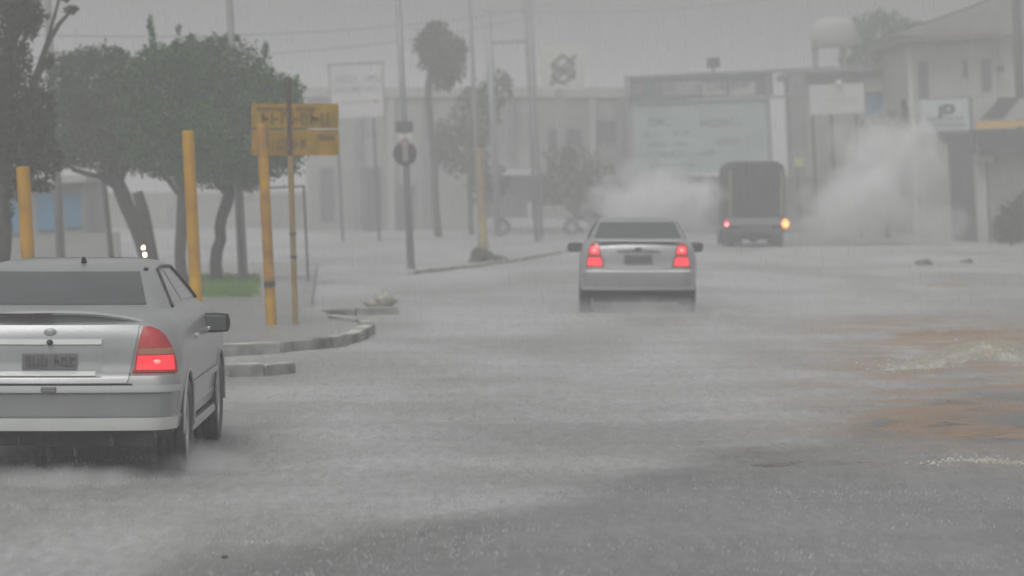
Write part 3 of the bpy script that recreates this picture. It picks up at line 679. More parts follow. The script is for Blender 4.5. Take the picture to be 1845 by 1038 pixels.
# two-row sign, facing the camera, standing in front of both posts' far faces
Y = GY(600) + .13; k = M(Y); t = thing('direction_sign', 'yellow two-row direction sign with worn dark lettering on the post and mast', 'sign', (P(532, 234, Y).x, Y, P(532, 234, Y).z), (0, 0, 0))
def rbox(mb, x0, x1, z0, z1, y0, y1, r=.03):
    pts = []
    for cx, cz, a0 in ((x1 - r, z1 - r, 0), (x0 + r, z1 - r, 90), (x0 + r, z0 + r, 180), (x1 - r, z0 + r, 270)):
        for j in range(5): a = R(a0 + j * 22.5); pts.append((cx + r * math.cos(a), cz + r * math.sin(a)))
    mb.prism(pts, y0, y1)
b = MB(); rbox(b, -79 * k, 78 * k, 3 * k, 47 * k, 0, .025); up = b.build('upper_panel', YELS, t)
b = MB(); rbox(b, -79 * k, 78 * k, -46 * k, 0 * k, 0, .025); lo = b.build('lower_panel', YELS, t)
b = MB(); scribble(b, -60 * k, 60 * k, 20 * k, .15, -.012, 11, .9); b.build('lettering', DARKINK, up)
b = MB(); b.box((-45 * k, -.012, 38 * k), (50 * k, .006, .022)); scribble(b, -58 * k, 40 * k, 37 * k, .055, -.012, 17, .7); b.build('small_lettering', DARKINK, up)
b = MB(); scribble(b, -58 * k, 20 * k, -26 * k, .13, -.012, 21, .85); b.prism([(36 * k, -10 * k), (50 * k, -6 * k), (50 * k, -9 * k), (70 * k, -9 * k), (70 * k, -15 * k), (50 * k, -15 * k), (50 * k, -18 * k)], -.015, -.005); b.build('lettering', DARKINK, lo)
for z in (33 * k, -30 * k): b = MB(); b.box((0, .045, z), (150 * k, .035, .045)); b.build('back_rail', DARKM, t)

def pole(px, pb, pt_, w0, w1, label, m=CONC, name='utility_pole', Y=None, lean=LEAN, group='poles along the street', n=12):
    Y = Y or GY(pb); h = (pb - pt_) * M(Y) + .0; p = P(px, pb, Y)
    t = thing(name, label, 'pole', (p.x, Y, 0), (0, lean, 0), group)
    b = MB(); b.tube([(0, 0, -.15), (0, 0, h)], [w0 * M(Y) / 2, w1 * M(Y) / 2], n); b.build('shaft', m, t, smooth=True)
    b = MB(); b.tube([(0, 0, -.02), (0, 0, .10)], [w0 * M(Y) * .72, w0 * M(Y) * .62], n); b.build('footing', KERB, t)
    return t, h
pole(112, 500, -40, 17, 13, 'pale grey pole rising behind the dark tree at far left', Y=60)
t, h = pole(439, 516, -60, 18, 12, 'grey pole emerging from the top of the clipped tree crown')
# sign pole
Y = GY(487); t, h = pole(741, 487, -50, 14, 9, 'slim grey pole carrying a round sign under a small square sign', GALV, 'sign_pole'); t['category'] = 'sign pole'
k = M(Y)
b = MB(); 
rr = 22 * k; zc = (487 - 277) * k
b.tube([(-.01, -.06, zc), (-.01, -.085, zc)], rr, 28); ds = b.build('round_sign', mat('sign_back_grey', (.05, .05, .055), .5), t)
b = MB(); b.box((-.005, -.094, zc + .02), (10 * k, .01, 30 * k)); b.box((.0, -.097, zc + rr * .85), (14 * k, .012, 9 * k)); b.build('sign_marking', mat('sign_pale', (.24, .24, .23), .5), ds)
b = MB(); b.box((0, -.105, zc + rr * 1.02), (5 * k, .01, 16 * k)); b.build('orange_marking', mat('orange_mark', (.42, .20, .09), .5), ds)
b = MB(); b.box((-.0, -.08, (487 - 229) * k), (32 * k, .02, 19 * k)); b.box((0, -.085, (487 - 246) * k), (26 * k, .018, 10 * k), mi=1); b.build('square_sign', [mat('sign_grey2', (.10, .10, .105), .5), WHITE], t)
pole(867, 449, -60, 9, 7, 'thin dark pole just behind the lone yellow post', CONC, Y=95)
t, h = pole(967, 436, -70, 8, 8, 'left pole of the close pair under the crossbar', CONC, Y=99)
pole(976, 432, -60, 7, 6, 'right pole of the close pair, slightly paler', CONC, Y=103)
t, h = pole(898, 420, 12, 13, 12, 'stubby dark pole holding one end of the crossbar', GALV, Y=108)
k = M(108); b = MB(); b.box((32 * k, 0, (420 - 70) * k), (68 * k, .09, .10)); b.build('crossarm', CONC, t)
b = MB(); b.tube([(26 * k, -.1, (420 - 160) * k), (26 * k, -.1, (420 - 127) * k)], .14, 14); b.box((26 * k, -.1, (420 - 124) * k), (.1, .1, .1)); b.build('transformer', DARKM, t, smooth=False)
pole(1849, 425, -40, 19, 15, 'thick dark pole against the shop front at far right', mat('dark_pole', (.035, .034, .04), .6, 0, .3, 3), Y=99)
# wires
def wire(a, b_, sag, label, r=.02):
    a, b_ = Vector(a), Vector(b_); o = (a + b_) / 2; pts = []
    for j in range(17):
        t_ = j / 16; p = a.lerp(b_, t_) - o; p.z -= sag * 4 * t_ * (1 - t_); pts.append(p)
    mb = MB(); mb.tube(pts, r, 6); w_ = mb.build('power_line', WIRE); w_.location = o; tag(w_, label, 'wire', 'overhead wires')
wire(P(-60, 60, 60), P(1000, 8, 100), .4, 'upper overhead wire sagging across the top left of the sky', .008)
wire(P(-60, 100, 60), P(960, 28, 100), .5, 'lower overhead wire crossing in front of the palm-like tree', .008)
wire(P(860, 18, 103), P(1500, -20, 103), .35, 'overhead wire running right from the close pair of poles', .008)
wire(P(1640, 48, 104), P(1836, -26, 99), .1, 'dark wire rising to the thick pole at far right', .03)

# thin pipe frame
Y = 56.5; k = M(Y); t = thing('pipe_frame', 'thin rectangular pipe frame standing behind the yellow sign posts', 'frame', (P(556, 518, Y).x, Y, 0), (0, LEAN, 0))
for n_, a, b_ in (('upright', (0, 0, -.1), (0, 0, 184 * k)), ('upright', (-118 * k, 0, -.1), (-118 * k, 0, 184 * k)), ('top_bar', (-118 * k, 0, 182 * k), (0, 0, 182 * k)), ('bottom_bar', (-118 * k, 0, 5 * k), (0, 0, 5 * k))):
    b = MB(); b.tube([a, b_], .020, 8); b.build(n_, DARKM, t)

# ------------------------------------------------------------------ vegetation
def leaves(mb, blobs, Y, k, size, n_per, origin, rnd, depth=1.0, hollow=.35):
    """small leaf quads through each ellipsoid; blobs in photo px turned into metres at Y"""
    for (px, py, rx, ry) in blobs:
        c = P(px, py, Y) - origin; n = int(n_per * rx * ry * k * k * 3.14)
        d = rnd.normal(size=(n, 3)); d /= np.linalg.norm(d, axis=1)[:, None]
        lump = 1 + .16 * np.sin(d[:, 0] * 7 + px) * np.cos(d[:, 2] * 6 + py) + .10 * np.sin(d[:, 1] * 11 + d[:, 2] * 9)
        rad = (rnd.uniform(hollow ** 3, 1, n) ** (1 / 3)) * lump + rnd.normal(0, .035, n)
        pos = d * rad[:, None] * np.array([rx * k, rx * k * depth, ry * k]) + np.array(c)
        a = rnd.normal(size=(n, 3)); a /= np.linalg.norm(a, axis=1)[:, None]
        b_ = np.cross(a, rnd.normal(size=(n, 3))); b_ /= np.linalg.norm(b_, axis=1)[:, None]
        s_ = size * rnd.uniform(.55, 1.3, n)[:, None]
        v = np.stack([pos - a * s_, pos + b_ * s_ * .45, pos + a * s_, pos - b_ * s_ * .45], 1).reshape(-1, 3)
        o = len(mb.v); mb.v += v.tolist(); q = np.arange(n)[:, None] * 4 + np.arange(4) + o
        mb.f += [tuple(x) for x in q.tolist()]; mb.mi += [0] * n
def tree(name, label, px, pb, Y, limbs, blobs, leafm, size=.07, n_per=900, group='trees beside the road', barkm=BARK, cat='tree', seed=1, hollow=.35):
    o = P(px, pb, Y); o.z = 0; k = M(Y); t = thing(name, label, cat, o, group=group); rnd = np.random.default_rng(seed)
    for j, L in enumerate(limbs):
        mb = MB(); pts = []; rs = []
        for q in L: p = P(q[0], q[1], Y) - o; p.y += (q[3] if len(q) > 3 else 0); pts.append(p); rs.append(q[2] * k / 2)
        pp = [pts[0]]; rr = [rs[0]]
        for a, b_, ra, rb in zip(pts[:-1], pts[1:], rs[:-1], rs[1:]):
            for s_ in (.33, .66, 1): 
                q = a.lerp(b_, s_); 
                if s_ < 1: q += Vector(rnd.normal(0, .12 * ra, 3))
                pp.append(q); rr.append((ra + (rb - ra) * s_) * (1 + rnd.uniform(-.06, .06)))
        mb.tube(pp, rr, 10); mb.build('trunk' if j == 0 else 'limb', barkm, t, smooth=True)
    mb = MB(); leaves(mb, blobs, Y, k, size, n_per, o, rnd, hollow=hollow); mb.build('crown', leafm, t)
    return t
tree('clipped_tree', 'clipped green tree with a curved trunk, its crown behind the yellow sign', 388, 512, 57,
     [[(386, 515, 26), (391, 450, 21), (400, 390, 20), (416, 340, 22), (440, 270, 12)], [(410, 352, 12), (380, 320, 9), (350, 270, 6)], [(418, 345, 12), (470, 290, 9), (510, 240, 6)]],
     [(400, 165, 85, 92), (455, 180, 70, 72), (440, 255, 90, 75), (500, 215, 55, 78), (370, 240, 70, 85), (480, 275, 72, 50), (395, 300, 62, 42), (440, 318, 50, 28), (345, 130, 60, 50), (385, 95, 45, 30), (528, 240, 32, 50), (520, 165, 30, 26), (478, 92, 6, 16), (466, 112, 5, 10), (345, 75, 12, 16), (415, 72, 20, 12)],
     LEAFG, size=.050, n_per=2300, seed=3, hollow=.15)
tree('clipped_tree', 'clipped green tree with a straight dark trunk right beside the tall yellow post', 328, 500, 55,
     [[(328, 520, 24), (326, 430, 20), (330, 370, 22), (332, 300, 16)], [(332, 360, 10), (290, 310, 8), (260, 250, 5)]],
     [(300, 170, 62, 85), (350, 250, 70, 75), (280, 240, 66, 72), (335, 305, 45, 32), (270, 125, 42, 42), (271, 45, 5, 18), (275, 72, 6, 22), (322, 54, 4, 9), (318, 78, 7, 12), (320, 115, 50, 40), (290, 290, 50, 30), (242, 170, 36, 56)],
     LEAFG, size=.050, n_per=2200, seed=4, hollow=.15)
tree('leaning_tree', 'olive tree with a trunk leaning down to the right over the left car roof', 262, 500, 58,
     [[(280, 525, 30), (262, 460, 28), (238, 390, 28), (212, 330, 26), (190, 280, 18)], [(222, 345, 12), (180, 318, 10), (130, 305, 8)], [(215, 330, 14), (240, 270, 9), (260, 220, 6)]],
     [(170, 165, 70, 78), (215, 225, 72, 78), (130, 225, 58, 78), (190, 270, 70, 45), (118, 150, 40, 58), (225, 155, 40, 58), (160, 108, 42, 24), (210, 100, 22, 18), (120, 275, 40, 30), (235, 290, 45, 26)],
     LEAFO, size=.050, n_per=2200, seed=5, hollow=.15)
tree('dark_tree', 'tall dark tree filling the top left corner with a bare forked branch', 6, 520, 46,
     [[(2, 560, 44), (0, 450, 40), (2, 330, 38), (10, 200, 34), (20, 60, 24), (25, -40, 16)], [(30, 230, 18), (60, 150, 13), (85, 80, 10), (105, 45, 8), (135, 12, 5)], [(85, 75, 8), (98, 30, 6), (112, -20, 5)], [(20, 130, 12), (48, 60, 8), (60, -10, 6)], [(40, 190, 10), (80, 120, 7), (92, 95, 4)]],
     [(20, 20, 60, 50), (10, 130, 55, 80), (40, 220, 60, 70), (20, 300, 50, 60), (70, 190, 30, 50), (60, 270, 45, 45), (85, 290, 30, 38), (50, 30, 28, 40), (5, 380, 20, 30), (128, 18, 14, 8), (88, 110, 10, 18), (118, -5, 8, 12), (70, 335, 25, 12)],
     LEAFD, size=.050, n_per=2300, seed=6, hollow=.15)
# bare leaning trunk and thin stem
Y = 57; o = P(275, 500, Y); o.z = 0
mb = MB(); mb.tube([P(284, 520, Y) - o, P(268, 430, Y) - o, P(258, 380, Y) - o, P(247, 346, Y) - o], [.12, .11, .11, .10], 12); s_ = mb.build('bare_trunk', BARK, smooth=True); s_.location = o
tag(s_, 'bare sawn-off trunk leaning behind the roof of the left car', 'tree stump')
Y = 62; o = P(200, 500, Y); o.z = 0
mb = MB(); mb.tube([P(204, 500, Y) - o, P(198, 430, Y) - o, P(188, 330, Y) - o, P(186, 300, Y) - o], [.06, .05, .05, .04], 10); s_ = mb.build('thin_stem', BARK, smooth=True); s_.location = o
tag(s_, 'thin upright stem left of the leaning tree trunk', 'young tree'); s_.name = 'sapling'
# palm-like tree
t = tree('tall_tree', 'pale hazy tall tree with a narrow rounded head above the round sign', 780, 436, 108,
     [[(792, 440, 14), (784, 330, 13), (776, 230, 12), (772, 150, 12), (780, 100, 8)]],
     [(790, 95, 40, 46), (770, 80, 26, 30), (818, 110, 24, 44), (785, 50, 22, 12), (800, 140, 22, 26), (830, 90, 12, 22)],
     LEAFD, size=.12, n_per=420, seed=8, group='hazy background trees')
tree('hazy_tree', 'hazy bushy tree behind the lone yellow post', 850, 430, 112,
     [[(850, 432, 10), (846, 330, 9), (850, 250, 7)]],
     [(860, 210, 45, 60), (840, 270, 45, 50), (895, 160, 30, 30), (800, 260, 28, 50), (880, 330, 40, 40)],
     LEAFO, size=.13, n_per=200, seed=9, group='hazy background trees')
tree('hazy_tree', 'dark hazy tree left of the billboard above the middle car mirror', 1040, 420, 118,
     [[(1046, 425, 12), (1044, 350, 10), (1040, 300, 8)]],
     [(1040, 310, 40, 42), (1010, 290, 30, 34), (1080, 330, 40, 42), (1035, 365, 50, 35), (1095, 370, 40, 36), (985, 345, 28, 44)],
     LEAFO, size=.13, n_per=170, seed=10, group='hazy background trees')
tree('hazy_tree', 'hazy tree behind the pale house at the upper right', 1590, 400, 128,
     [[(1590, 425, 16), (1588, 300, 14), (1590, 150, 10)]],
     [(1590, 60, 55, 44), (1560, 110, 50, 40), (1615, 100, 45, 46), (1640, 60, 30, 28), (1550, 150, 55, 30)],
     LEAFG, size=.15, n_per=230, seed=11, group='hazy background trees')
tree('hazy_tree', 'dark hazy tree under the blue panel beside the white board', 1600, 400, 106,
     [[(1600, 430, 12), (1602, 330, 10), (1604, 260, 8)]],
     [(1600, 225, 36, 28), (1575, 238, 28, 20), (1622, 240, 20, 30), (1630, 200, 9, 26)],
     LEAFD, size=.10, n_per=260, seed=12, group='hazy background trees')
# low plants
def shrub(label, px, pb, blobs, leafm, size, n_per, seed, Y=None, name='shrub'):
    Y = Y or GY(pb); o = P(px, pb, Y); o.z = 0; t = thing(name, label, 'shrub', o); rnd = np.random.default_rng(seed)
    mb = MB(); leaves(mb, blobs, Y, M(Y), size, n_per, o, rnd, hollow=.1); mb.v = [(v[0], v[1], max(v[2], .02)) for v in mb.v]; mb.build('foliage', leafm, t)
    mb = MB()
    for j in range(5): a = rnd.uniform(-.2, .2, 2); mb.tube([(0, 0, 0), (a[0], a[1], .25), (a[0] * 2, a[1] * 2, .5)], [.012, .01, .006], 6)
    mb.build('stem', BARK, t)
shrub('dark green shrub at the foot of the shop wall, far right edge', 1822, 436, [(1826, 395, 30, 32), (1806, 412, 20, 24), (1845, 380, 24, 34), (1820, 425, 32, 14)], LEAFD, .07, 1100, 20, Y=93)
shrub('low mound of weeds round the foot of the lone yellow post', 875, 474, [(868, 462, 18, 11), (888, 470, 26, 9), (870, 472, 24, 8), (862, 455, 8, 8), (908, 474, 12, 5)], mat('pale_weeds', (.16, .17, .09), .7, 0, 0, 3, island=.4, col2=(.09, .10, .06)), .06, 9000, 21, name='weed_mound')
# grass patch
mb = MB(); 
for j in range(5200):
    px, py = random.gauss(405, 42), random.uniform(506, 548)
    if not 300 < px < 470: continue
    p = G(px, py); a = random.uniform(0, 6.28); h = random.uniform(.03, .085); dx, dy = .016 * math.cos(a), .016 * math.sin(a)
    mb.add([(p.x - dx, p.y - dy, .10), (p.x + dx, p.y + dy, .10), (p.x + dx * 2 * random.uniform(-1, 1), p.y + dy, .10 + h)], [(0, 1, 2)])
tag(mb.build('grass', GRASS), 'short bright green grass under the clipped trees', 'grass', kind='stuff')
# pale lump standing in for a splash on the far kerb
o = G(690, 566); mb = MB(); mb.ellipsoid((.03, 0, .10), (.16, .15, .15), 18, 12); mb.ellipsoid((-.13, .02, .05), (.17, .12, .08), 14, 9)
mb.v = [(v[0] + .03 * math.sin(v[2] * 40 + v[0] * 20), v[1] + .02 * math.sin(v[0] * 40), max(0, v[2] * (1 + .2 * math.sin(v[0] * 30)))) for v in mb.v]
s_ = mb.build('pale_lump', mat('pale_lump_grey', (.33, .33, .27), .5, 0, .25, 8, bump=.4), smooth=True); s_.location = (o.x, o.y, .10); tag(s_, 'pale lump standing in for a splash at the right end of the dark low kerb', 'pale lump')
# two bright spots above the left car roof, hung on a made-up post
Y = 54; o = P(264, 500, Y); o.z = 0; t = thing('added_lamp_post', 'made-up short post with two tiny lit lamps just above the left car roof', 'lamp', o, (0, LEAN, 0))
k = M(Y); h = P(0, 436, Y).z; mb = MB(); mb.tube([(0, 0, -.1), (0, 0, h)], .030, 10); mb.build('post', RUST, t)
for py in (446, 459): mb = MB(); z = P(0, py, Y).z; mb.ellipsoid(((0.008 if py > 455 else -.012), -.045, z), (.026, .02, .030), 12, 8); mb.build('lamp', WLAMP, t, smooth=True)

# ------------------------------------------------------------------ buildings and boards
def bx(mb, x0, x1, z0, z1, y0, y1, mi=0): mb.box(((x0 + x1) / 2, (y0 + y1) / 2, (z0 + z1) / 2), (x1 - x0, y1 - y0, z1 - z0), mi=mi); return mb
class Face:
    """photo pixels to local metres on an upright facade at distance Y, leaning with the town"""
    def __init__(s, name, label, cat, px, Y, lean=LEAN, py=420):
        s.Y = Y; s.k = M(Y); s.px = px; s.o = P(px, py, Y); s.lean = lean; z0 = s.o.z; s.t = thing(name, label, cat, (s.o.x, Y, z0), (0, lean, 0)); s.py = py
    def xz(s, px, py):
        x = (px - s.px) * s.k; z = -(py - s.py) * s.k; c, n = math.cos(s.lean), math.sin(s.lean)
        return c * x - n * z, n * x + c * z         # undo the lean
    def rect(s, name, px0, py0, px1, py1, y0, y1, m, parent=None, label=None, bevel=0):
        x0, z1 = s.xz(px0, (py0 + py1) / 2)[0], s.xz((px0 + px1) / 2, py0)[1]; x1, z0 = s.xz(px1, (py0 + py1) / 2)[0], s.xz((px0 + px1) / 2, py1)[1]
        mb = MB(); bx(mb, x0, x1, z0, z1, y0, y1); o = mb.build(name, m, parent or s.t, bevel=bevel)
        if label: o['label'] = label
        return o
# long low commercial building
f = Face('commercial_building', 'long low pale-topped commercial building lost in the haze behind the poles', 'building', 850, 122, lean=0)
f.rect('wall', 552, 176, 1240, 470, 0, 14, WALLG); f.rect('parapet', 548, 158, 1242, 176, -.12, 14.1, WALLP)
for j, px in enumerate((640, 700, 762, 850, 915, 1062, 1110)): f.rect('pilaster', px, 178, px + 12, 470, -.2, .0, WALLP if j % 2 else WALLD)
for x0, y0, x1, y1 in ((575, 300, 605, 400), (655, 300, 690, 430), (715, 330, 750, 430), (870, 300, 905, 400), (985, 230, 1050, 262), (1070, 215, 1125, 260)):
    w_ = f.rect('window', x0, y0, x1, y1, -.06, .0, WALLD); f.rect('pane', x0 + 3, y0 + 3, x1 - 3, y1 - 3, -.075, -.06, GLASS, w_)
f.rect('awning', 880, 305, 990, 316, -1.2, -.02, WHITE); f.rect('shop_opening', 885, 318, 1050, 400, -.08, 0, WALLD)
# white lettered board upper left
f = Face('hoarding', 'pale board with two rows of faint lettering above the yellow sign', 'billboard', 642, 100)
pn = f.rect('panel', 597, 120, 690, 212, 0, .08, WHITE); k = f.k
for a in ((593, 115, 597, 216), (690, 115, 693, 216), (593, 113, 693, 118)): f.rect('frame', *a, -.02, .1, WALLG)
mb = MB(); x0, z = f.xz(606, 143); scribble(mb, x0, f.xz(684, 143)[0], z, .26, -.01, 31, .95); x0, z = f.xz(606, 163); scribble(mb, x0, f.xz(680, 163)[0], z, .17, -.01, 32, .9); mb.build('lettering', mat('faded_ink', (.36, .36, .36), .6), pn)
mb = MB(); x0, z = f.xz(608, 186); bx(mb, x0, f.xz(668, 186)[0], z - .015, z + .015, -.012, -.002); bx(mb, f.xz(672, 186)[0], f.xz(682, 186)[0], z - .04, z + .05, -.012, -.002); mb.build('red_underline', mat('faded_red', (.38, .24, .24), .6), pn)
for px in (610, 676): f.rect('support_post', px, 213, px + 5, 440, .01, .11, DARKM)
# bank totem
f = Face('bank_totem', 'tall pale yellow bank sign with a dark interlaced emblem above the roofline', 'sign', 1014, 118)
pn = f.rect('panel', 976, 84, 1052, 162, 0, .3, PALEY); k = f.k
f.rect('support_post', 1006, 162, 1022, 425, .05, .25, WALLG)
mb = MB()
def band(pts, w_=.085, y=-.02):
    for a, b_ in zip(pts[:-1], pts[1:]):
        ax, az = f.xz(*a); bx_, bz = f.xz(*b_); d = Vector((bx_ - ax, bz - az)); L = d.length + w_ * .6; ang = math.atan2(d.y, d.x)
        mb.box(((ax + bx_) / 2, y, (az + bz) / 2), (L, .03, w_), Matrix.Rotation(-ang, 3, 'Y'))
band([(1038, 100), (1014, 122), (996, 136)]); band([(1014, 100), (997, 114), (1014, 128), (1034, 140)], y=-.024); band([(1014, 100), (1034, 116), (1014, 132), (992, 152)], y=-.028)
band([(994, 138), (1014, 150), (1036, 134)], y=-.032); band([(992, 118), (1002, 126)], y=-.036); band([(1026, 124), (1036, 132)], y=-.04)
mb.build('emblem', BLUEL, pn)
# big roadside frame with header
f = Face('roadside_billboard', 'large framed billboard with a segmented teal header and pale poster behind the truck', 'billboard', 1290, 114)
k = f.k
def fr(x0, y0, x1, y1, y_0, y_1, m, n_='frame', par=None): return f.rect(n_, x0, y0, x1, y1, y_0, y_1, m, par)
tilt = lambda px: 0
hd = fr(1134, 134, 1392, 178, 0, .25, TEAL, 'header')
for j, (a, b_, m) in enumerate(((1139, 1158, PINKB), (1160, 1176, TEAL), (1178, 1192, PINKB), (1194, 1262, WALLG), (1266, 1308, WALLP), (1314, 1360, WALLP), (1364, 1390, TEAL))): fr(a, 148, b_, 172, -.02, .0, m, 'header_panel', hd)
mb = MB(); x0, z = f.xz(1200, 160); scribble(mb, x0, f.xz(1380, 160)[0], z, .30, -.035, 41, .8); mb.build('header_lettering', INKG, hd)
fr(1132, 130, 1455, 136, -.08, .3, WALLD); fr(1132, 178, 1455, 182, -.05, .3, WALLD)
fr(1132, 136, 1138, 425, -.08, .3, WALLD, 'upright'); fr(1386, 136, 1391, 425, -.08, .28, WALLD, 'upright'); fr(1424, 136, 1454, 300, -.02, .5, WALLD, 'upright')
ps = fr(1142, 184, 1384, 312, .05, .2, PALET, 'poster')
mb = MB(); r_ = random.Random(5)
for (xa, xb, py, hh) in ((1168, 1205, 220, .35), (1160, 1185, 244, .25), (1215, 1238, 240, .22), (1165, 1240, 262, .14), (1165, 1232, 280, .16), (1165, 1250, 300, .09), (1262, 1340, 222, .3), (1290, 1360, 256, .22), (1262, 1300, 276, .2)):
    x0, z = f.xz(xa, py); scribble(mb, x0, f.xz(xb, py)[0], z, hh, .04, int(py), .9)
mb.build('poster_lettering', mat('poster_ink', (.17, .20, .20), .6), ps)
fr(1274, 104, 1297, 122, .1, .35, DARKM, 'top_box'); fr(1283, 122, 1287, 131, .15, .3, DARKM, 'top_bracket')
# dark wall under billboard
f = Face('boundary_wall', 'dark low wall running beneath the large billboard', 'wall', 1290, 117, lean=0)
f.rect('wall', 1090, 322, 1480, 470, 0, .3, WALLD); f.rect('coping', 1088, 317, 1482, 323, -.05, .35, WALLG)
# yellow-green patch sign beside truck
f = Face('small_sign', 'tiny yellowish sign on a thin post right of the dark truck', 'sign', 1440, 104)
f.rect('panel', 1432, 284, 1447, 300, 0, .04, mat('yellowgreen', (.40, .40, .12), .5)); f.rect('post', 1438, 300, 1441, 430, .01, .05, DARKM)
# white board on posts
f = Face('white_board', 'blank white board on two posts left of the pale house', 'billboard', 1506, 104)
pn = f.rect('panel', 1458, 152, 1556, 206, 0, .1, WHITE); f.rect('faint_line', 1490, 180, 1545, 182, -.01, 0, WALLP, pn)
for px in (1466, 1500, 1545): f.rect('support_post', px, 206, px + 5, 430, .01, .1, DARKM)
f.rect('floodlight', 1504, 146, 1514, 152, -.25, 0, mat('pale_lamp_housing', (.75, .75, .75), .4), bevel=.02)
# blue panel building
f = Face('low_shop', 'low flat-roofed shop with a blue panel between white board and pale house', 'building', 1570, 120)
f.rect('wall', 1452, 130, 1655, 470, 0, 8, WALLG); f.rect('roof_slab', 1430, 119, 1660, 130, -.6, 8.2, WALLD); f.rect('white_fascia', 1556, 141, 1640, 164, -.12, 0, WHITE)
f.rect('sign_frame', 1558, 165, 1628, 170, -.14, 0, DARKM); f.rect('blue_panel', 1560, 170, 1606, 206, -.1, 0, BLUE); f.rect('window', 1608, 172, 1628, 205, -.06, 0, WALLG)
# water tank on stand
f = Face('water_tank', 'big white rounded water tank on a stand against the hazy tree', 'water tank', 1505, 124)
mb = MB(); x, z = f.xz(1505, 82); R0 = 40 * f.k
prof = [(0.001, 52), (18, 51), (32, 46), (39, 36), (40, 8), (36, 0), (0.001, 0)]; n = 28; vs = []; fs = []
for r_, h_ in prof:
    for q in range(n): a = 2 * math.pi * q / n; vs.append((x + r_ * f.k * math.cos(a), 1 + r_ * f.k * math.sin(a), z + h_ * f.k))
for i_ in range(len(prof) - 1):
    for q in range(n): fs.append((i_ * n + q, i_ * n + (q + 1) % n, (i_ + 1) * n + (q + 1) % n, (i_ + 1) * n + q))
mb.add(vs, fs); mb.build('tank', WALLP, f.t, smooth=True)
for px in (1478, 1528): 
    for y in (.5, 1.5): f.rect('leg', px, 82, px + 6, 470, y, y + .14, WALLG)
f.rect('platform', 1468, 80, 1542, 83, .1, 1.9, WALLG)
# pale house
f = Face('pale_house', 'pale two-storey house with narrow dark windows and a broad roof at right', 'house', 1720, 112)
f.rect('wall', 1641, 78, 1800, 470, 0, 8, WALLP)
f.rect('eaves', 1606, 66, 1794, 77, -.9, 8.4, TILE); f.rect('fascia', 1640, 78, 1790, 84, -.3, 0, WALLG)
mb = MB(); a, b_, c, d = f.xz(1606, 66), f.xz(1700, 28), f.xz(1960, -60), f.xz(1960, 66)
vs = [(p[0], y, p[1]) for y in (-.5, 8) for p in (a, b_, c, d)]; mb.add(vs, [(0, 1, 2, 3), (7, 6, 5, 4), (0, 4, 5, 1), (1, 5, 6, 2), (2, 6, 7, 3), (3, 7, 4, 0)]); mb.build('roof', mat('pale_roof', (.22, .22, .21), .7, 0, .25, 3), f.t)
f.rect('side_wall', 1800, 40, 1960, 470, .4, 8, mat('cream_wall', (.50, .50, .40), .8, 0, .15, 1))
for a in ((1652, 109, 1672, 178), (1733, 107, 1743, 141), (1766, 106, 1785, 166)):
    w_ = f.rect('window', *a, -.05, 0, WALLD); f.rect('pane', a[0] + 2, a[1] + 2, a[2] - 2, a[3] - 2, -.06, -.05, GLASS, w_)
f.rect('drainpipe', 1797, 52, 1803, 132, -.15, -.02, WALLG); f.rect('pipe_head', 1794, 120, 1806, 131, -.2, -.02, DARKM)
f.rect('corner_strip', 1641, 84, 1650, 470, -.04, 0, WHITE)
# JD sign
f = Face('lettered_sign', 'pale sign reading JD on a thick dark pillar before the pale house', 'sign', 1702, 100)
pn = f.rect('panel', 1659, 178, 1746, 235, 0, .15, mat('pale_green_board', (.50, .56, .55), .5, 0, .1, 1), bevel=.01)
for a in ((1657, 175, 1748, 178), (1657, 235, 1748, 239), (1746, 175, 1750, 239)): f.rect('frame', *a, -.02, .17, TEAL if a[0] > 1700 else WALLG)
mb = MB(); x, z = f.xz(1709, 204); text_mb(mb, 'D', .38, x, -.012, z, .02, 'CENTER', .022, sx=1.35); x, z = f.xz(1694, 207); text_mb(mb, 'J', .38, x, -.012, z, .02, 'CENTER', .022, sx=1.3); mb.build('lettering', mat('letter_dark', (.03, .04, .04), .5), pn)
mb = MB(); x0, z = f.xz(1668, 216); scribble(mb, x0, f.xz(1740, 216)[0], z, .11, -.01, 51, .95); x0, z = f.xz(1670, 227); scribble(mb, x0, f.xz(1738, 227)[0], z, .14, -.01, 52, .95); mb.build('small_lettering', mat('letter_soft', (.26, .28, .28), .6), pn)
f.rect('pillar', 1714, 239, 1756, 455, .0, .6, mat('pillar_dark', (.085, .085, .09), .7, 0, .2, 2)); f.rect('pale_wall_end', 1757, 240, 1764, 455, .1, .5, WALLP)
f.rect('support_wall', 1655, 239, 1714, 455, .25, .5, WALLP)
# shop front at the right edge
f = Face('shop_front', 'shop front with a slanting dark stripe, orange band and dark canopy at right edge', 'shop', 1840, 96)
f.rect('fascia', 1752, 176, 1960, 214, 0, .4, WALLP)
mb = MB(); q = [f.xz(*p) for p in ((1766, 214), (1800, 176), (1836, 176), (1806, 214))]; mb.prism([(a[0], a[1]) for a in q][::-1], -.03, -.004); mb.build('slanting_stripe', mat('stripe_dark', (.06, .065, .065), .5), f.t)
f.rect('orange_band', 1758, 216, 1960, 228, -.06, .4, ORNG); 
f.rect('canopy', 1758, 230, 1960, 272, -.2, 1.2, mat('canopy_dark', (.045, .05, .05), .6, 0, .2, 2))
f.rect('canopy_drop', 1760, 272, 1790, 292, -.1, .3, WALLD)
f.rect('pale_pier', 1764, 292, 1782, 450, .3, .8, WALLP)
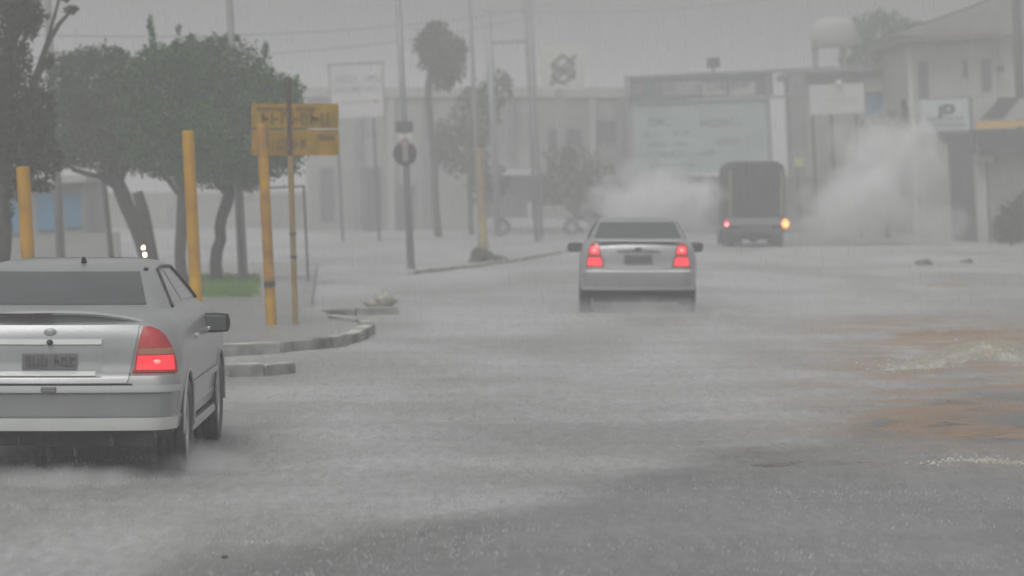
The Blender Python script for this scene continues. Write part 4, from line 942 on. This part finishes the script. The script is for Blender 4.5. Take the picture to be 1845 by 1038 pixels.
# brick-textured wall
bm_ = bpy.data.materials.new('rough_brick'); bm_.use_nodes = True; n_ = bm_.node_tree; b_ = n_.nodes['Principled BSDF']
tc = n_.nodes.new('ShaderNodeTexCoord'); mp = n_.nodes.new('ShaderNodeMapping'); mp.inputs['Rotation'].default_value = (math.pi / 2, 0, 0)
br = n_.nodes.new('ShaderNodeTexBrick'); br.inputs['Scale'].default_value = 3.0; br.inputs['Color1'].default_value = (.20, .19, .17, 1); br.inputs['Color2'].default_value = (.12, .115, .11, 1); br.inputs['Mortar'].default_value = (.28, .28, .26, 1)
n_.links.new(tc.outputs['Object'], mp.inputs[0]); n_.links.new(mp.outputs[0], br.inputs[0]); n_.links.new(br.outputs[0], b_.inputs['Base Color'])
f.rect('brick_wall', 1784, 272, 1960, 460, .25, .55, bm_)
# blue panelled kiosk at left
f = Face('blue_kiosk', 'low building with bright blue panels behind the far left yellow post', 'building', 90, 74)
f.rect('wall', -60, 332, 152, 520, 0, 4, WALLG); f.rect('roof_edge', -60, 320, 160, 333, -.4, 4.2, WALLP)
for a in ((18, 348, 38, 422), (67, 348, 104, 414), (118, 350, 146, 410)): f.rect('blue_panel', *a, -.06, 0, BLUE)
f.rect('lower_wall', -60, 424, 225, 520, -1.0, -.7, WALLG)
# low distant wall continuing the street behind the trees
f = Face('boundary_wall', 'long faint wall behind the clipped trees on the left', 'wall', 380, 128, lean=0)
f.rect('wall', -120, 352, 556, 470, 0, .3, WALLG); f.rect('coping', -120, 346, 556, 353, -.06, .36, WALLP)
f.rect('gate', 300, 372, 350, 470, -.04, 0, WALLD)

# ------------------------------------------------------------------ water surge, foam and mud at right
def mound(name, label, pts, wd, h, m, seed):
    """churning ridge of water following ground points"""
    o = Vector(pts[0]); r = np.random.default_rng(seed); nn = 260; mm = 16; P_ = [Vector(p) for p in pts]
    seg = np.linspace(0, len(P_) - 1, nn); vs = []; nz = r.uniform(0, 1, (nn, mm + 1)); nz = (nz + np.roll(nz, 1, 0) + np.roll(nz, 1, 1) + np.roll(nz, -1, 0)) / 4; n1_ = np.interp(np.arange(nn), np.arange(0, nn, 5), r.uniform(0, 1, len(range(0, nn, 5)))); nz = .5 * nz + .9 * n1_[:, None] - .2
    for j, s_ in enumerate(seg):
        i_ = min(int(s_), len(P_) - 2); c = P_[i_].lerp(P_[i_ + 1], s_ - i_) - o; d = (P_[i_ + 1] - P_[i_]).normalized(); nrm = Vector((-d.y, d.x, 0)); e = math.sin(math.pi * j / (nn - 1)) ** .6
        for q in range(mm + 1):
            u = q / mm * 2 - 1; z = h * e * (1 - u * u) ** 1.5 * (.55 + .9 * nz[j, q])
            p = c + nrm * (u * wd * e * (.6 + .7 * n1_[j])); vs.append((p.x, p.y, .03 + max(0, z) if abs(u) < .99 else 0))
    fs = [(j * (mm + 1) + q, (j + 1) * (mm + 1) + q, (j + 1) * (mm + 1) + q + 1, j * (mm + 1) + q + 1) for j in range(nn - 1) for q in range(mm)]
    mb = MB().add(vs, fs); ob = mb.build(name, m, smooth=True); ob.location = o; tag(ob, kind='structure'); return ob
FOAM = mat('foam_water', (.47, .46, .41), .5, 0, 0, 7, bump=.8, bscale=30, col2=(.33, .30, .25))
MUD = mat('muddy_water', (.28, .17, .10), .35, 0, 0, 4, bump=.6, bscale=14, col2=(.20, .155, .115))
TAN = mat('tan_water', (.33, .28, .20), .35, 0, 0, 4, bump=.6, bscale=14, col2=(.27, .25, .21))
mound('foam_crest', '', [G(1590, 672), G(1680, 668), G(1740, 652), G(1775, 641), G(1800, 648), G(1830, 662), G(1890, 672)], .16, .075, FOAM, 1)
mound('muddy_water', '', [G(1640, 668), G(1740, 645), G(1785, 634), G(1830, 650), G(1900, 662)], .55, .09, TAN, 11)
mound('foam_crest', '', [G(1690, 846), G(1760, 842), G(1880, 850)], .14, .025, FOAM, 4)
mound('muddy_water', '', [G(1600, 785), G(1700, 775), G(1790, 790), G(1900, 800)], .55, .03, MUD, 2)
mound('muddy_water', '', [G(1560, 612), G(1680, 606), G(1800, 604), G(1900, 596)], .45, .03, MUD, 6)
mound('muddy_water', '', [G(1680, 520), G(1745, 518)], .45, .06, TAN, 7)
mound('muddy_water', '', [G(1310, 850), G(1430, 846), G(1580, 842)], .10, .018, mat('dark_water', (.14, .13, .12), .35, 0, .3, 6, bump=.5), 8)
mb = MB(); rf = np.random.default_rng(77)
ridge = [G(*q) for q in ((1590, 674), (1680, 668), (1740, 652), (1775, 640), (1800, 648), (1830, 662), (1890, 674))]
low = [G(*q) for q in ((1680, 848), (1760, 842), (1880, 850))]; far_ = [G(*q) for q in ((1640, 606), (1760, 600), (1880, 594))]
for path, nn, sp_ in ((ridge, 1500, .26), (low, 420, .14), (far_, 300, .3)):
    for _ in range(nn):
        u = rf.uniform(0, len(path) - 1.001); i_ = int(u); p = path[i_].lerp(path[i_ + 1], u - i_); p = p + Vector((rf.normal(0, sp_ * .6), rf.normal(0, sp_), 0)); r_ = rf.uniform(.004, .016); zz = abs(rf.normal(0, .05 if path is ridge else .015)) + .03; a = rf.uniform(0, 6.28)
        mb.add([(p.x + r_ * math.cos(a), p.y, zz), (p.x + r_ * math.cos(a + 2.1), p.y + r_ * math.sin(a + 2.1), zz), (p.x + r_ * math.cos(a + 4.2), p.y - r_, zz), (p.x, p.y, zz + r_ * 1.2)], [(0, 1, 3), (1, 2, 3), (2, 0, 3), (2, 1, 0)])
tag(mb.build('foam_flecks', FOAM), 'flecks of froth thrown off the muddy water at right', 'foam', kind='stuff')
# stones in the water
for j, (px, py, s_, lb) in enumerate(((1665, 478, .20, 'dark flat stone in the water at middle right, left of another'), (1742, 476, .16, 'low dark stone right of the flat stone in the water'), (405, 1018, .018, 'tiny dark twig floating near the bottom left of the road'))):
    o = G(px, py); mb = MB(); mb.ellipsoid((0, 0, 0), (s_, s_ * .7, s_ * .5), 14, 8); mb.v = [(v[0] * (1 + .15 * math.sin(v[1] * 30)), v[1], v[2] * (1 + .2 * math.sin(v[0] * 25))) for v in mb.v]
    ob = mb.build('stone' if j < 2 else 'twig', DARKM if j == 2 else mat('wet_stone', (.10, .10, .10), .4, 0, .3, 8), smooth=True); ob.location = (o.x, o.y, .04); tag(ob, lb, 'stone' if j < 2 else 'debris')

# ------------------------------------------------------------------ rain splashes on the road and falling rain
SPL = mat('splash_water', (.46, .465, .465), .4, 0, .3, 5)
def splashes():
    n = 38000; d = 14 + (rng.uniform(0, 1, n) ** 1.5) * 50; x = rng.uniform(-1, 1, n) * (d * .175 + .5)
    r = rng.uniform(.003, .007, n); h = rng.uniform(.008, .030, n) ; th = rng.uniform(0, 6.28, n)
    z0 = .02
    v = np.zeros((n, 4, 3)); 
    for k_ in range(3):
        a = th + k_ * 2.094; v[:, k_, 0] = x + r * np.cos(a); v[:, k_, 1] = d + r * np.sin(a); v[:, k_, 2] = z0
    v[:, 3, 0] = x + rng.normal(0, .006, n); v[:, 3, 1] = d; v[:, 3, 2] = z0 + h
    b = (np.arange(n) * 4)[:, None]; fs = np.concatenate([b + np.array([[0, 1, 3]]), b + np.array([[1, 2, 3]]), b + np.array([[2, 0, 3]])])
    me = bpy.data.meshes.new('rain_splashes'); me.from_pydata(v.reshape(-1, 3).tolist(), [], fs.tolist()); me.materials.append(SPL); me.update()
    o = bpy.data.objects.new('rain_splashes', me); COL.objects.link(o); tag(o, 'countless small splashes of rain on the flooded road', 'splashes', kind='stuff')
splashes()
RAINM = mat('rain_water', (.75, .76, .77), .3, 0, 0, 5, alpha=.3)
def rain():
    n = 14000; d = 12 + (rng.uniform(0, 1, n) ** .8) * 55; x = rng.uniform(-1, 1, n) * (d * .18 + .4); zc = rng.uniform(0, 1, n) * (1.9 + d * .065) ; L = rng.uniform(.03, .10, n); r = rng.uniform(.0005, .0012, n)
    v = np.zeros((n, 6, 3)); tilt = .10
    for k_ in range(3):
        a = k_ * 2.094
        v[:, k_, 0] = x + r * math.cos(a); v[:, k_, 1] = d + r * math.sin(a); v[:, k_, 2] = zc
    v[:, 3] = np.stack([x - L * tilt, d, zc + L], 1); v[:, 4] = np.stack([x + L * tilt * .3, d, zc - L * .3], 1)
    b = (np.arange(n) * 6)[:, None]; fs = np.concatenate([b + np.array([q]) for q in ([0, 1, 3], [1, 2, 3], [2, 0, 3], [1, 0, 4], [2, 1, 4], [0, 2, 4])])
    me = bpy.data.meshes.new('rain'); me.from_pydata(v.reshape(-1, 3).tolist(), [], fs.tolist()); me.materials.append(RAINM); me.update()
    o = bpy.data.objects.new('rain', me); COL.objects.link(o); tag(o, 'slanting streaks of falling rain', 'rain', kind='stuff')
rain()

# ------------------------------------------------------------------ haze and spray volumes
def vol(name, mb, dens, col=(.97, .97, .97), noise=None, aniso=.1, z_fall=None, loc=None, label=None, cat=None, axes=None, step=None):
    m = bpy.data.materials.new(name); m.use_nodes = True; n = m.node_tree; n.nodes.clear()
    out = n.nodes.new('ShaderNodeOutputMaterial'); pv_ = n.nodes.new('ShaderNodeVolumePrincipled'); n.links.new(pv_.outputs[0], out.inputs['Volume'])
    pv_.inputs['Color'].default_value = (*col, 1); pv_.inputs['Density'].default_value = dens; pv_.inputs['Anisotropy'].default_value = aniso
    if noise:
        N = n.nodes.new; L = n.links
        tc = N('ShaderNodeTexCoord'); ns = N('ShaderNodeTexNoise'); ns.inputs['Scale'].default_value = noise; ns.inputs['Detail'].default_value = 4; ns.inputs['Distortion'].default_value = .5; L.new(tc.outputs['Object'], ns.inputs['Vector'])
        mp = N('ShaderNodeMapping'); mp.inputs['Scale'].default_value = tuple(1 / a for a in axes); L.new(tc.outputs['Object'], mp.inputs[0])
        ln = N('ShaderNodeVectorMath'); ln.operation = 'LENGTH'; L.new(mp.outputs[0], ln.inputs[0])
        # soft falloff from the middle of the plume, broken up by noise
        ad = N('ShaderNodeMath'); ad.operation = 'MULTIPLY_ADD'; ad.inputs[1].default_value = 1.5; ad.inputs[2].default_value = -.75; L.new(ns.outputs[0], ad.inputs[0])
        s1 = N('ShaderNodeMath'); s1.operation = 'SUBTRACT'; L.new(ln.outputs['Value'], s1.inputs[0]); L.new(ad.outputs[0], s1.inputs[1])
        rp = N('ShaderNodeMapRange'); rp.interpolation_type = 'SMOOTHSTEP'; rp.inputs[1].default_value = .25; rp.inputs[2].default_value = .95; rp.inputs[3].default_value = dens; rp.inputs[4].default_value = 0; L.new(s1.outputs[0], rp.inputs[0])
        L.new(rp.outputs[0], pv_.inputs['Density'])
    o = mb.build(name, m); 
    if loc is not None: o.location = loc
    tag(o, label, cat, kind='stuff'); return o
hz = MB(); bx(hz, -200, 200, -1, 13, -40, 420)
vol('haze', hz, .0069, col=(.92, .925, .925), label='grey rain haze filling the whole street', cat='haze')
def plume(px, py, rx, ry, Y, dens, label, dz=1.0, noise=1.0, rot=0):
    c = P(px, py, Y); k = M(Y); ax = (rx * k, rx * k * dz, ry * k); mb = MB(); mb.ellipsoid((0, 0, 0), tuple(a * 1.0 for a in ax), 24, 14)
    o = vol('spray', mb, dens, noise=noise, axes=ax, loc=c, label=label, cat='spray'); o.rotation_euler = (0, rot, 0); return o
plume(1590, 300, 120, 120, 94, 2.4, 'tall plume of spray thrown up right of the dark truck', dz=.6, noise=.9, rot=R(-25))
plume(1520, 385, 140, 85, 92.5, 2.6, 'broad spray fanning from the right wheels of the truck', dz=.5, noise=1.1, rot=R(-30))
plume(1640, 410, 120, 60, 95, .9, 'low drifting spray between the truck plume and the dark shrub', dz=.5, noise=1.0)
plume(1180, 372, 140, 92, 90, 2.6, 'spray thrown up left of the truck behind the middle car roof', dz=.5, noise=1.1)
plume(1152, 562, 190, 30, 43.4, .55, 'mist boiling round the wheels of the middle car', dz=1.0, noise=2.4)
plume(350, 850, 120, 62, 19.9, 1.9, 'white spray off the right wheels of the left car', dz=1.2, noise=4.5)
plume(410, 790, 60, 60, 23.0, 2.0, 'spray off the front right wheel of the left car', dz=1.2, noise=4.5)
plume(100, 862, 260, 28, 19.1, 1.6, 'thin spray under the rear bumper of the left car', dz=.6, noise=4)
